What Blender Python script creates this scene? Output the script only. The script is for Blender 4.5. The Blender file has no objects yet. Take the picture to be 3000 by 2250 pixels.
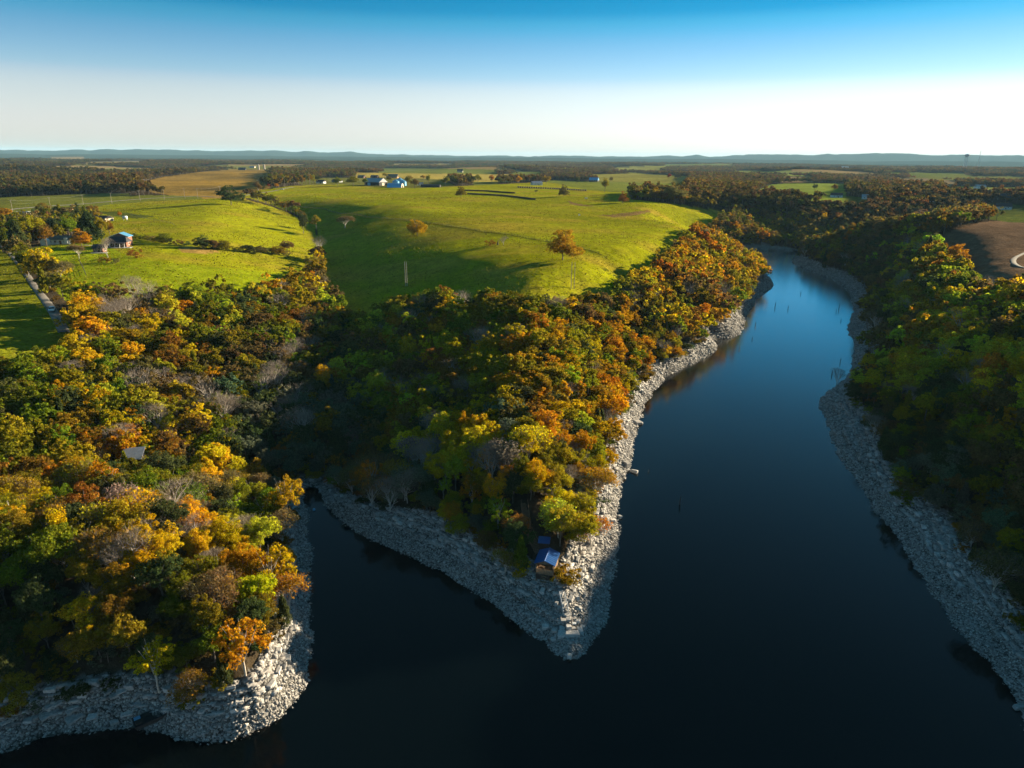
import bpy, math, random
import numpy as np
from mathutils import Vector, Matrix
random.seed(7)
RNG = np.random.default_rng(11)
C = bpy.context.scene.collection
scene = bpy.context.scene
PI = math.pi
R = math.radians

# ------------------------------------------------------------------ camera
CAM_Z = 85.0
PITCH = R(18.45)
ROLL = R(0.5)
cam_d = bpy.data.cameras.new('camera')
cam_d.lens = 24.0; cam_d.sensor_width = 36.0
cam_d.clip_start = 0.5; cam_d.clip_end = 60000
cam = bpy.data.objects.new('camera', cam_d); C.objects.link(cam)
CM = Matrix.Rotation(PI/2 - PITCH, 4, 'X') @ Matrix.Rotation(ROLL, 4, 'Z')
cam.matrix_world = Matrix.Translation((0, 0, CAM_Z)) @ CM
scene.camera = cam
CR = np.array(CM.to_3x3())

# ------------------------------------------------------------------ light
SUN_AZ = R(57)       # to the right of the view direction (+Y)
SUN_EL = R(11.8)
world = bpy.data.worlds.new('World'); scene.world = world
world.use_nodes = True
nt = world.node_tree
for n in list(nt.nodes): nt.nodes.remove(n)
out = nt.nodes.new('ShaderNodeOutputWorld')
bg = nt.nodes.new('ShaderNodeBackground')
sky = nt.nodes.new('ShaderNodeTexSky')
sky.sky_type = 'NISHITA'; sky.sun_disc = False
sky.sun_elevation = SUN_EL; sky.sun_rotation = SUN_AZ
sky.air_density = 1.0; sky.dust_density = 0.0; sky.ozone_density = 2.5; sky.altitude = 300
# one tone curve for the whole sky: deep blue above, pale towards the horizon
EXPO = 1.9
sepc = nt.nodes.new('ShaderNodeSeparateColor'); comb = nt.nodes.new('ShaderNodeCombineColor')
nt.links.new(sky.outputs[0], sepc.inputs[0])
def skm(op, a, b):
    q = nt.nodes.new('ShaderNodeMath'); q.operation = op
    for k, v in enumerate((a, b)):
        if isinstance(v, (int, float)): q.inputs[k].default_value = v
        else: nt.links.new(v, q.inputs[k])
    return q.outputs[0]
r_, g_, b_ = sepc.outputs[0], sepc.outputs[1], sepc.outputs[2]
warmth = skm('DIVIDE', r_, b_)          # red over blue: low overhead, high at the horizon
bright = skm('ADD', skm('MULTIPLY', skm('DIVIDE', g_, 4.5), 0.92), 0.08)
CURV = [[(0, .19), (.30, .14), (.40, .012), (.436, .075), (.486, .22), (.595, .40), (.768, .65), (1.2, .70), (2.0, .66), (4, .6)],
        [(0, .62), (.30, .54), (.40, .37), (.436, .49), (.486, .56), (.595, .66), (.768, .75), (1.2, .71), (2.0, .64), (4, .55)],
        [(0, 1.0), (.30, .93), (.40, .74), (.436, .83), (.486, .87), (.595, .84), (.768, .77), (1.2, .67), (2.0, .57), (4, .5)]]
for k in range(3):
    fc_ = nt.nodes.new('ShaderNodeFloatCurve'); cv = fc_.mapping.curves[0]
    pts_ = [(x/4, y) for x, y in CURV[k]]
    cv.points[0].location = pts_[0]; cv.points[1].location = pts_[-1]
    for p_ in pts_[1:-1]: cv.points.new(*p_)
    for p_ in cv.points: p_.handle_type = 'AUTO_CLAMPED'
    fc_.mapping.update()
    nt.links.new(skm('DIVIDE', warmth, 4.0), fc_.inputs['Value'])
    nt.links.new(skm('MULTIPLY', skm('MULTIPLY', fc_.outputs[0], bright), 1.05*10/2**EXPO), comb.inputs[k])
nt.links.new(comb.outputs[0], bg.inputs[0])
bg.inputs[1].default_value = 0.10
nt.links.new(bg.outputs[0], out.inputs[0])

sun_d = bpy.data.lights.new('sun', 'SUN')
sun_d.energy = 5.0; sun_d.angle = R(0.5); sun_d.color = (1.0, 0.835, 0.58)
sun = bpy.data.objects.new('sun', sun_d); C.objects.link(sun)
sdir = Vector((math.sin(SUN_AZ)*math.cos(SUN_EL), math.cos(SUN_AZ)*math.cos(SUN_EL), math.sin(SUN_EL)))
sun.rotation_euler = sdir.to_track_quat('Z', 'Y').to_euler()
sun.location = (200, 150, 400)
vs = scene.view_settings
vs.view_transform = 'Standard'; vs.look = 'None'; vs.gamma = 1.0; vs.use_curve_mapping = False
vs.exposure = EXPO
scene.cycles.max_bounces = 6
scene.cycles.diffuse_bounces = 4
scene.cycles.glossy_bounces = 3
scene.cycles.transmission_bounces = 3
scene.cycles.volume_bounces = 0
scene.cycles.transparent_max_bounces = 4

# ------------------------------------------------------------------ projection helpers (photo pixels are 3000 wide)
F = 3000*24.0/36.0
def ray(px, py):
    v = CR @ np.array([(px-1500)/F, (1125-py)/F, -1.0])
    return v
def P(px, py, z=0.0):
    v = ray(px, py); t = (z-CAM_Z)/v[2]
    return np.array([v[0]*t, v[1]*t, z])
def proj(x, y, z):
    p = np.stack([x, y, z-CAM_Z], 0).reshape(3, -1)
    q = CR.T @ p
    w = np.where(-q[2] > 0.1, -q[2], 0.1)
    px = 1500+F*q[0]/w; py = 1125-F*q[1]/w
    px = np.where(-q[2] > 0.1, px, -99999)
    return px.reshape(np.shape(x)), py.reshape(np.shape(x))

# ------------------------------------------------------------------ noise
def _hash(ix, iy, s):
    h = (ix.astype(np.int64)*374761393 + iy.astype(np.int64)*668265263 + s*1442695041) & 0xffffffff
    h = ((h ^ (h >> 13))*1274126177) & 0xffffffff
    return ((h ^ (h >> 16)) & 0xffffff)/float(0xffffff)
def vnoise(x, y, s=0):
    x = np.asarray(x, float); y = np.asarray(y, float)
    ix = np.floor(x); iy = np.floor(y); fx = x-ix; fy = y-iy
    fx = fx*fx*(3-2*fx); fy = fy*fy*(3-2*fy)
    a = _hash(ix, iy, s); b = _hash(ix+1, iy, s); c = _hash(ix, iy+1, s); d = _hash(ix+1, iy+1, s)
    return (a*(1-fx)+b*fx)*(1-fy)+(c*(1-fx)+d*fx)*fy - 0.5
def fbm(x, y, s=0, o=3):
    t = 0; a = 1.0
    for k in range(o):
        t = t+a*vnoise(x*2**k+k*17.3, y*2**k-k*9.1, s+k); a *= 0.5
    return t
def sstep(a, b, x):
    t = np.clip((x-a)/(b-a), 0, 1); return t*t*(3-2*t)
def smin(a, b, k):
    h = np.clip(0.5+0.5*(b-a)/k, 0, 1)
    return b*(1-h)+a*h-k*h*(1-h)

# ------------------------------------------------------------------ the lake outline, traced at water level
LAKE_PX = [(-40,2205),(60,2185),(135,2160),(270,2140),(420,2136),(515,2157),(610,2170),(705,2159),(800,2122),(868,2061),
 (902,1994),(913,1899),(911,1763),(906,1628),(900,1533),(888,1458),(900,1425),(935,1425),(956,1478),(997,1519),(1071,1573),(1153,1607),
 (1221,1634),(1302,1682),(1397,1743),(1492,1811),(1587,1878),(1648,1919),(1682,1928),(1722,1910),(1756,1858),(1783,1777),
 (1797,1682),(1806,1573),(1818,1442),(1842,1352),(1862,1262),(1880,1197),(1905,1157),(1938,1113),(1966,1095),(2021,1070),(2064,1045),
 (2104,1023),(2093,1005),(2090,994),(2129,990),(2155,985),(2173,969),(2178,947),(2200,907),(2222,868),(2250,854),(2265,840),(2262,823),(2250,808),
 (2205,792),(2140,778),(2120,742),(2180,737),(2250,735),(2350,737),(2325,755),(2318,770),(2352,786),(2396,803),(2440,820),(2467,837),(2487,857),(2496,874),
 (2497,891),(2503,918),(2481,963),(2499,994),(2508,1023),(2503,1048),(2492,1095),(2460,1131),(2424,1150),(2404,1178),(2409,1207),(2431,1251),(2438,1283),
 (2467,1352),(2503,1395),(2528,1432),(2557,1493),(2607,1545),(2643,1604),(2679,1658),(2716,1708),(2761,1776),(2811,1848),
 (2856,1902),(2901,1952),(2942,1988),(2969,2033),(2996,2088),(3040,2180)]
LK = np.array([P(a, b, 0)[:2] for a, b in LAKE_PX])
N_SHORE = len(LK)
LK = np.vstack([LK, [[75, 20], [110, -80], [140, -400], [-420, -400], [-330, 10], [-170, 52]]])
BANK_W = [(0,4.5),(4,5),(7,6),(9,7.5),(11,6.5),(15,5),(17,5),(19,7),(22,9),(25,10),(27,12.5),(28,14.5),(30,10),(33,6.5),(38,5.8),(45,6),(60,8),(66,8),(76,7.5),(81,9.5),(88,10),(100,10)]
def chaikin(p, closed=True):
    q = []
    m = len(p)
    for i in range(m):
        a, b = p[i], p[(i+1) % m]
        q += [a*0.82+b*0.18, a*0.18+b*0.82]
    return np.array(q)
LKS = chaikin(LK)

def poly_inside(x, y, poly):
    ins = np.zeros(np.shape(x), bool)
    m = len(poly)
    for i in range(m):
        x1, y1 = poly[i]; x2, y2 = poly[(i+1) % m]
        if y1 == y2: continue
        c = ((y1 > y) != (y2 > y))
        xi = (x2-x1)*(y-y1)/(y2-y1)+x1
        ins ^= c & (x < xi)
    return ins
def seg_dist(x, y, poly, closed=True):
    best = np.full(np.shape(x), 1e18); m = len(poly)
    tb = np.zeros(np.shape(x))
    for i in range(m if closed else m-1):
        a = poly[i]; b = poly[(i+1) % m]
        dx, dy = b[0]-a[0], b[1]-a[1]; L = dx*dx+dy*dy+1e-9
        t = np.clip(((x-a[0])*dx+(y-a[1])*dy)/L, 0, 1)
        d = (x-a[0]-t*dx)**2+(y-a[1]-t*dy)**2
        c = d < best
        best = np.where(c, d, best); tb = np.where(c, i+t, tb)
    return np.sqrt(best), tb
def land_d(x, y, withB=False):
    """signed distance to the water's edge, positive on land"""
    x = np.asarray(x, float); y = np.asarray(y, float)
    d = np.full(x.shape, 999.0); B = np.full(x.shape, 8.0)
    near = (np.abs(x) < 900) & (y < 900) & (y > -600)
    if near.any():
        xs, ys = x[near], y[near]
        dd, tt = seg_dist(xs, ys, LKS)
        ins = poly_inside(xs, ys, LKS)
        dd = np.where(ins, -dd, dd)
        dd = dd+1.3*fbm(xs/5.0, ys/5.0, 3, 3)+1.5*vnoise(xs/22., ys/22., 5)*sstep(0, 6, np.abs(dd))
        d[near] = dd
        B[near] = np.interp(tt/2, [q[0] for q in BANK_W], [q[1] for q in BANK_W])*(1+0.35*vnoise(xs/14, ys/14, 77))
    return (d, B) if withB else d

# valleys: axis points (pixel, height)
def axis(pts): return np.array([P(a, b, z)[:2] for a, b, z in pts]), np.array([z for _, _, z in pts], float)
VAL = [
 axis([(915,1440,0),(950,1200,6),(985,1000,13),(985,870,18),(945,745,22),(925,690,24.5),(872,640,29),(790,598,35)]),
 axis([(2352,735,0),(2500,706,8),(2640,676,15),(2800,640,22),(3000,610,30)]),
]
VSL = [0.25, 0.30, 0.26]
RIDGE_X = [-60, 0, 150, 250, 450, 600, 750, 1000, 1150, 1400, 1900, 1960, 2000, 2040, 2080, 2200, 2400, 2620, 2800, 3060]
RIDGE_P = [5, 5, 5, 9, 11, 9, 10, 9, 3, 1.5, 1.5, 8, 4, 8, 4, 10, 14, 17, 14, 13]     # pixels above the level line
def H(x, y):
    x = np.asarray(x, float); y = np.asarray(y, float)
    r = np.hypot(x, y)
    base = 33+2.6*fbm(x/130, y/130, 21, 2)*sstep(150, 400, r)
    base = base+10.5*np.exp(-((x+10)/480)**2-((y-900)/440)**2)
    base = base+3.5*np.exp(-((x+190)/130)**2-((y-620)/90)**2)
    base = base+1.2*np.exp(-((x-60)/120)**2-((y-430)/120)**2)
    base = base+7*np.exp(-((x-420)/150)**2-((y-470)/150)**2)
    base = base+7*np.exp(-((x-720)/350)**2-((y-1000)/200)**2)
    base = base+9*np.exp(-((x+430)/260)**2-((y-1050)/180)**2)
    und = 21*fbm(x/620, y/430, 31, 2)*sstep(1200, 2300, r)+9*fbm(x/330, y/260, 33, 2)*sstep(800, 1400, r)
    base = base+und
    for (ax, az), sl in zip(VAL, VSL):
        d, t = seg_dist(x, y, ax, False)
        z = np.interp(t, np.arange(len(az)), az)
        v = z+sl*(np.sqrt(d*d+64)-8)+3*fbm(x/40, y/40, 9, 2)*sstep(5, 40, d)
        base = smin(base, v, 7)
    ld, B = land_d(x, y, True)
    bank = np.where(ld < B, ld*5.2/B, 5.2+(ld-B)*0.52)
    # limestone ledges in the bank
    st = 1.1
    q = bank/st; fr = q-np.floor(q)
    ter = (np.floor(q)+sstep(0.45, 0.75, fr))*st
    amt = (vnoise(x/18, y/18, 51)+0.62)*sstep(1.0, 3, ld)*(1-sstep(B-1, B+5, ld))*(r < 420)
    bank = bank*(1-np.clip(amt, 0, 1))+ter*np.clip(amt, 0, 1)
    bank = bank+0.25*fbm(x/2.2, y/2.2, 61, 2)*(1-sstep(B, B+10, ld))*sstep(0.5, 2, ld)
    land = smin(base, bank, 5)
    z = np.where(ld < 0, np.maximum(ld*0.4, -7), np.where(ld < 5, np.minimum(bank, base), land))
    # hills on the horizon
    rr = r > 5000
    if rr.any():
        px, py = proj(x*16000/np.maximum(r, 1), y*16000/np.maximum(r, 1), np.full(x.shape, CAM_Z))
        hp = 0.72*np.interp(px, RIDGE_X, RIDGE_P)+3.4*fbm(px/45., py*0, 41, 4)
        top = CAM_Z+hp/F*16000*1.08
        f = np.exp(-((r-15800)/2100)**2)
        z = np.where(rr, z*(1-f)+np.maximum(top, 60)*f, z)
        f2 = np.exp(-((r-10500)/900)**2)*0.9
        z = np.where(rr, z*(1-f2)+(70+16*fbm(px/160., r*0, 43, 3))*f2, z)
        z = np.where(r > 17000, np.minimum(z, 60), z)
    return z
def G(px, py, far=9000):
    """where the ray through a pixel meets the ground"""
    v = ray(px, py); v = v/np.linalg.norm(v)
    t = np.concatenate([np.linspace(40, 1500, 1200), np.linspace(1501, far, 1500)])
    x, y, z = v[0]*t, v[1]*t, CAM_Z+v[2]*t
    g = H(x, y); k = np.argmax(z <= g)
    if k == 0: k = len(t)-1
    f = 0.5
    if k > 0:
        a = z[k-1]-g[k-1]; b = z[k]-g[k]; f = a/(a-b+1e-9)
    tt = t[k-1]+f*(t[k]-t[k-1])
    X, Y = v[0]*tt, v[1]*tt
    return Vector((X, Y, float(H(np.array([X]), np.array([Y]))[0])))
def HZ(x, y): return float(H(np.array([x]), np.array([y]))[0])

# ------------------------------------------------------------------ land use polygons, photo pixels of the ground
FIELDS = [
 # name, colour, pixel polygon of the ground, (rmin, rmax)
 ('weed_patch', (0.17,0.10,0.045), [(1752,630),(1800,627),(1850,621),(1895,616),(1910,620),(1870,630),(1800,636)], (0,1500)),
 ('weed_patch2', (0.19,0.12,0.05), [(1665,588),(1690,596),(1740,604),(1700,603),(1670,598)], (0,1500)),
 ('dry_patch', (0.30,0.19,0.05), [(520,722),(600,726),(650,738),(600,745),(530,738)], (0,1500)),
 ('dark_patch', (0.07,0.085,0.012), [(270,617),(360,622),(460,634),(400,640),(330,634)], (0,1500)),  # darker green patch in the upper left field
 ('pasture', (0.205,0.213,0.004), [(700,572),(750,560),(850,545),(1000,540),(1100,548),(1250,551),(1340,545),(1500,538),(1600,533),(1720,556),(1840,566),(1850,584),(2000,600),(2100,616),(2155,625),(2110,650),(2050,685),(1995,730),(1940,775),(1880,825),(1820,870),(1760,915),(1700,925),(1500,905),(1200,905),(1110,940),(1040,975),(1000,930),(965,870),(940,780),(932,700),(925,660),(880,632),(800,602)], (0,1500)),
 ('left_upper', (0.205,0.213,0.004), [(250,690),(290,640),(245,612),(330,598),(450,590),(600,583),(700,578),(800,606),(920,655),(935,715),(925,770),(860,790),(800,800),(400,760)], (0,1500)),
 ('left_lower', (0.178,0.215,0.004), [(60,735),(250,690),(420,712),(800,745),(925,765),(880,830),(800,880),(600,895),(400,895),(250,890),(190,880),(150,840),(60,760)], (0,900)),
 ('road_meadow', (0.15,0.16,0.008), [(-200,700),(0,718),(60,780),(150,900),(240,985),(255,1040),(200,1060),(100,1090),(0,1110),(-300,1130)], (0,700)),
 ('verge', (0.12,0.13,0.02), [(0,600),(130,585),(300,576),(460,571),(580,575),(600,584),(450,592),(300,602),(150,625),(0,660),(-200,640)], (0,1500)),
 ('strip', (0.11,0.12,0.02), [(-100,580),(0,578),(200,570),(380,565),(380,573),(200,582),(0,594),(-100,600)], (500,2500)),
 ('golden', (0.27,0.165,0.035), [(405,535),(480,518),(600,502),(700,496),(800,494),(790,535),(765,556),(700,570),(560,574),(540,562),(450,550)], (600,4000)),
 ('tan1', (0.26,0.17,0.06), [(150,459),(245,461),(240,466),(150,464)], (2500,14000)),
 ('farmyard', (0.12,0.12,0.025), [(860,530),(960,520),(1300,525),(1340,548),(1200,556),(1040,552),(900,550)], (700,2500)),
 ('yellow1', (0.33,0.25,0.05), [(1040,505),(1140,507),(1500,511),(1500,522),(1300,520),(1140,516),(1040,515)], (900,5000)),
 ('green2', (0.13,0.15,0.025), [(1110,492),(1300,494),(1460,497),(1460,507),(1250,506),(1110,503)], (1200,6000)),
 ('green3', (0.13,0.15,0.025), [(1500,503),(1595,503),(1600,518),(1500,520)], (1200,5000)),
 ('green4', (0.14,0.16,0.025), [(1600,527),(1750,532),(1900,535),(2000,540),(2010,552),(1850,550),(1720,552),(1600,540)], (800,3000)),
 ('green5', (0.20,0.18,0.035), [(1720,511),(1850,509),(1960,512),(2020,517),(2010,534),(1850,531),(1760,526)], (900,5000)),
 ('green6', (0.20,0.19,0.035), [(1790,489),(1900,485),(1950,487),(1940,501),(1800,499)], (1500,8000)),
 ('green7', (0.17,0.21,0.03), [(2205,565),(2260,540),(2330,536),(2480,538),(2480,575),(2350,572),(2310,562),(2250,560)], (600,3500)),
 ('lawn1', (0.08,0.10,0.02), [(2400,572),(2500,575),(2560,585),(2480,596),(2400,590)], (500,3500)),
 ('green8', (0.17,0.19,0.04), [(2150,500),(2380,502),(2380,511),(2250,509),(2150,508)], (1200,7000)),
 ('tan3', (0.22,0.15,0.07), [(2285,517),(2385,518),(2385,527),(2285,526)], (900,6000)),
 ('tan4', (0.20,0.14,0.07), [(2610,521),(2700,523),(2800,530),(2800,541),(2690,538),(2620,530)], (800,5000)),
 ('green9', (0.16,0.17,0.035), [(2760,544),(2880,547),(3040,549),(3040,558),(2880,562),(2760,553)], (700,4000)),
 ('lawn2', (0.07,0.09,0.02), [(2860,596),(2990,600),(3100,620),(3100,635),(2960,630),(2880,620)], (500,2500)),
 ('farfa', (0.15,0.15,0.03), [(600,487),(700,485),(860,489),(860,494),(700,492)], (1200,7000)),
 ('farfb', (0.20,0.15,0.06), [(250,474),(420,472),(420,477),(250,478)], (1500,9000)),
 ('farfc', (0.13,0.14,0.03), [(300,495),(400,492),(400,499),(310,502)], (1200,7000)),
 ('farfd', (0.13,0.15,0.03), [(1940,481),(2150,480),(2150,486),(1950,487)], (1800,9000)),
 ('farfe', (0.13,0.15,0.03), [(1380,520),(1460,522),(1460,536),(1390,534)], (800,4000)),
 ('farff', (0.12,0.14,0.03), [(2600,505),(2850,507),(2850,511),(2600,509)], (1200,8000)),
 ('farfg', (0.20,0.16,0.06), [(1150,478),(1330,479),(1330,483),(1150,482)], (1800,9000)),
 ('corn', (0.14,0.090,0.055), [(2735,702),(2795,672),(2870,650),(3010,640),(3300,645),(3300,890),(2990,865),(2900,850),(2825,825),(2770,775),(2740,735)], (0,1400)),
]
FARF = {'tan1','yellow1','green2','green3','green4','green5','green6','green7','green8','tan3','tan4','green9','lawn1','lawn2','strip','golden','verge','farfa','farfb','farfc','farfd','farfe','farff','farfg'}
def in_fields(px, py, r):
    f = np.zeros(np.shape(px), int)
    for i, (nm, c, poly, (r0, r1)) in enumerate(FIELDS):
        pa = np.array(poly, float)
        m = poly_inside(px, py, pa)
        if nm in FARF:                   # the wood in front hides the near edge, so the field itself reaches closer
            for k in (.35, .7, 1.0): m |= poly_inside(px, py-k*7/np.maximum(r, 300)*F, pa)
        m &= (r > r0) & (r < r1)
        f = np.where((f == 0) & m, i+1, f)
    return f
def far_cells(x, y, r):
    """beyond the surveyed part: patchwork of fields, 0 = wood"""
    jx = x+120*fbm(x/300, y/300, 81, 2); jy = y+120*fbm(x/300, y/300, 83, 2)
    S = 330.
    h = _hash(np.floor(jx/S), np.floor(jy/(S*1.2)), 5)
    f = np.where(h < 0.14, 1, np.where(h < 0.20, 2, 0))
    return np.where(r > 1900, f, 0)
# ------------------------------------------------------------------ object and material helpers
def new_mesh(name, V, Fc, mat=None, smooth=False, loops=None):
    me = bpy.data.meshes.new(name)
    V = np.asarray(V, np.float32)
    if isinstance(Fc, np.ndarray):
        n, k = Fc.shape
        me.vertices.add(len(V)); me.vertices.foreach_set('co', V.ravel())
        me.loops.add(n*k); me.loops.foreach_set('vertex_index', Fc.ravel().astype(np.int32))
        me.polygons.add(n)
        me.polygons.foreach_set('loop_start', np.arange(0, n*k, k, dtype=np.int32))
        me.polygons.foreach_set('loop_total', np.full(n, k, np.int32))
        me.update(calc_edges=True)
    else:
        me.from_pydata([tuple(map(float, v)) for v in V], [], Fc); me.update()
    if smooth: me.polygons.foreach_set('use_smooth', np.ones(len(me.polygons), bool))
    if mat: me.materials.append(mat)
    return me
def obj(name, me, parent=None, link=True):
    o = bpy.data.objects.new(name, me)
    if link: C.objects.link(o)
    if parent: o.parent = parent
    return o
def tag(o, label=None, cat=None, group=None, kind=None):
    if label: o['label'] = label
    if cat: o['category'] = cat
    if group: o['group'] = group
    if kind: o['kind'] = kind
    return o
def thing(name, label, cat, loc, rotz=0, group=None):
    o = bpy.data.objects.new(name, None); C.objects.link(o)
    o.empty_display_size = 0.5
    o.location = loc; o.rotation_euler = (0, 0, rotz)
    return tag(o, label, cat, group)

class MB:
    def __init__(s): s.V = []; s.F = []
    def add(s, V, Fc):
        b = len(s.V); s.V += [tuple(v) for v in V]; s.F += [tuple(i+b for i in f) for f in Fc]; return s
    def box(s, c, d, rz=0, M=None):
        x, y, z = d[0]/2, d[1]/2, d[2]/2
        vs = [Vector((a, b, e)) for a in (-x, x) for b in (-y, y) for e in (-z, z)]
        m = Matrix.Rotation(rz, 3, 'Z') if M is None else M
        vs = [m @ v+Vector(c) for v in vs]
        return s.add(vs, [(0,1,3,2),(4,6,7,5),(0,4,5,1),(2,3,7,6),(0,2,6,4),(1,5,7,3)])
    def bar(s, a, b, r0, r1=None, n=6):
        a = Vector(a); b = Vector(b); r1 = r0 if r1 is None else r1
        d = (b-a)
        if d.length < 1e-6: return s
        q = d.to_track_quat('Z', 'Y')
        V = []
        for p, r in ((a, r0), (b, r1)):
            for k in range(n):
                V.append(p+q @ Vector((r*math.cos(2*PI*k/n), r*math.sin(2*PI*k/n), 0)))
        Fc = [(k, (k+1) % n, n+(k+1) % n, n+k) for k in range(n)]+[tuple(range(n))[::-1], tuple(range(n, 2*n))]
        return s.add(V, Fc)
    def prism(s, pts, a, b, ax='y'):
        """polygon in x,z extruded along y from a to b"""
        n = len(pts)
        V = [(p[0], a, p[1]) for p in pts]+[(p[0], b, p[1]) for p in pts]
        if ax == 'x': V = [(v[1], v[0], v[2]) for v in V]
        Fc = [(k, (k+1) % n, n+(k+1) % n, n+k) for k in range(n)]+[tuple(range(n))[::-1], tuple(range(n, 2*n))]
        return s.add(V, Fc)
    def build(s, name, mat, parent=None, smooth=False):
        me = bpy.data.meshes.new(name)
        me.from_pydata(s.V, [], s.F); me.update()
        import bmesh
        bm = bmesh.new(); bm.from_mesh(me); bmesh.ops.recalc_face_normals(bm, faces=bm.faces); bm.to_mesh(me); bm.free()
        if smooth: me.polygons.foreach_set('use_smooth', np.ones(len(me.polygons), bool))
        me.materials.append(mat)
        return obj(name, me, parent)

def mat_base(name):
    m = bpy.data.materials.new(name); m.use_nodes = True
    t = m.node_tree
    for n in list(t.nodes): t.nodes.remove(n)
    o = t.nodes.new('ShaderNodeOutputMaterial')
    return m, t, o
def N(t, kind, **kw):
    n = t.nodes.new(kind)
    for k, v in kw.items(): setattr(n, k, v)
    return n
def plain(name, col, rough=0.8, metal=0.0, var=0.25, scale=1.5, bump=0.0, spec=0.3, stretch=(1,1,1)):
    m, t, o = mat_base(name)
    b = N(t, 'ShaderNodeBsdfPrincipled')
    b.inputs['Roughness'].default_value = rough; b.inputs['Metallic'].default_value = metal
    b.inputs['Specular IOR Level'].default_value = spec
    tc = N(t, 'ShaderNodeTexCoord'); mp = N(t, 'ShaderNodeMapping'); mp.inputs['Scale'].default_value = stretch
    no = N(t, 'ShaderNodeTexNoise'); no.inputs['Scale'].default_value = scale; no.inputs['Detail'].default_value = 5
    t.links.new(tc.outputs['Object'], mp.inputs[0]); t.links.new(mp.outputs[0], no.inputs['Vector'])
    r = N(t, 'ShaderNodeMapRange'); r.inputs[1].default_value = 0.25; r.inputs[2].default_value = 0.75
    r.inputs[3].default_value = 1-var; r.inputs[4].default_value = 1+var
    t.links.new(no.outputs['Fac'], r.inputs[0])
    mx = N(t, 'ShaderNodeVectorMath', operation='SCALE'); mx.inputs[0].default_value = col[:3]
    t.links.new(r.outputs[0], mx.inputs['Scale']); t.links.new(mx.outputs[0], b.inputs['Base Color'])
    if bump:
        bp = N(t, 'ShaderNodeBump'); bp.inputs['Strength'].default_value = bump; bp.inputs['Distance'].default_value = 0.2
        t.links.new(no.outputs['Fac'], bp.inputs['Height']); t.links.new(bp.outputs[0], b.inputs['Normal'])
    t.links.new(b.outputs[0], o.inputs[0])
    return m

def leaf_mat(name, mode, transl=0.47):
    """mode: OBJECT uses the object's colour, INSTANCER the instance's attribute"""
    m, t, o = mat_base(name)
    if mode == 'OBJECT':
        a = N(t, 'ShaderNodeObjectInfo'); col = a.outputs['Color']
    else:
        a = N(t, 'ShaderNodeAttribute', attribute_type='INSTANCER', attribute_name='tcol'); col = a.outputs['Color']
    g = N(t, 'ShaderNodeNewGeometry')
    hs = N(t, 'ShaderNodeHueSaturation')
    r1 = N(t, 'ShaderNodeMapRange'); r1.inputs[3].default_value = 0.485; r1.inputs[4].default_value = 0.518
    r2 = N(t, 'ShaderNodeMapRange'); r2.inputs[3].default_value = 0.5; r2.inputs[4].default_value = 1.6
    wn = N(t, 'ShaderNodeTexWhiteNoise', noise_dimensions='1D')
    t.links.new(g.outputs['Random Per Island'], r1.inputs[0])
    t.links.new(g.outputs['Random Per Island'], wn.inputs['W'])
    t.links.new(wn.outputs['Value'], r2.inputs[0])
    t.links.new(col, hs.inputs['Color']); t.links.new(r1.outputs[0], hs.inputs['Hue']); t.links.new(r2.outputs[0], hs.inputs['Value'])
    # larger patches of another tint inside one crown
    tc = N(t, 'ShaderNodeTexCoord'); no = N(t, 'ShaderNodeTexNoise'); no.inputs['Scale'].default_value = 0.35
    t.links.new(tc.outputs['Object'], no.inputs['Vector'])
    r3 = N(t, 'ShaderNodeMapRange'); r3.inputs[1].default_value = 0.35; r3.inputs[2].default_value = 0.65
    r3.inputs[3].default_value = 0.492; r3.inputs[4].default_value = 0.515
    hs2 = N(t, 'ShaderNodeHueSaturation'); t.links.new(no.outputs['Fac'], r3.inputs[0]); t.links.new(r3.outputs[0], hs2.inputs['Hue'])
    t.links.new(hs.outputs[0], hs2.inputs['Color'])
    d = N(t, 'ShaderNodeBsdfDiffuse'); tr = N(t, 'ShaderNodeBsdfTranslucent'); mx = N(t, 'ShaderNodeMixShader')
    mx.inputs[0].default_value = transl
    t.links.new(hs2.outputs[0], d.inputs[0]); t.links.new(hs2.outputs[0], tr.inputs[0])
    t.links.new(d.outputs[0], mx.inputs[1]); t.links.new(tr.outputs[0], mx.inputs[2])
    t.links.new(mx.outputs[0], o.inputs[0])
    return m
M_LEAF = leaf_mat('autumn_leaves', 'OBJECT')
M_LEAFI = leaf_mat('autumn_leaves_in_wood', 'INSTANCER')
M_BARK = plain('bark', (0.16, 0.13, 0.10), 0.9, var=0.4, scale=2, bump=0.5, stretch=(1,1,0.2))
M_PALE = plain('pale_bark', (0.44, 0.39, 0.33), 0.85, var=0.35, scale=1.5, bump=0.3)
M_TWIG = plain('bare_twigs', (0.25, 0.205, 0.165), 0.9, var=0.3, scale=0.8)

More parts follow.
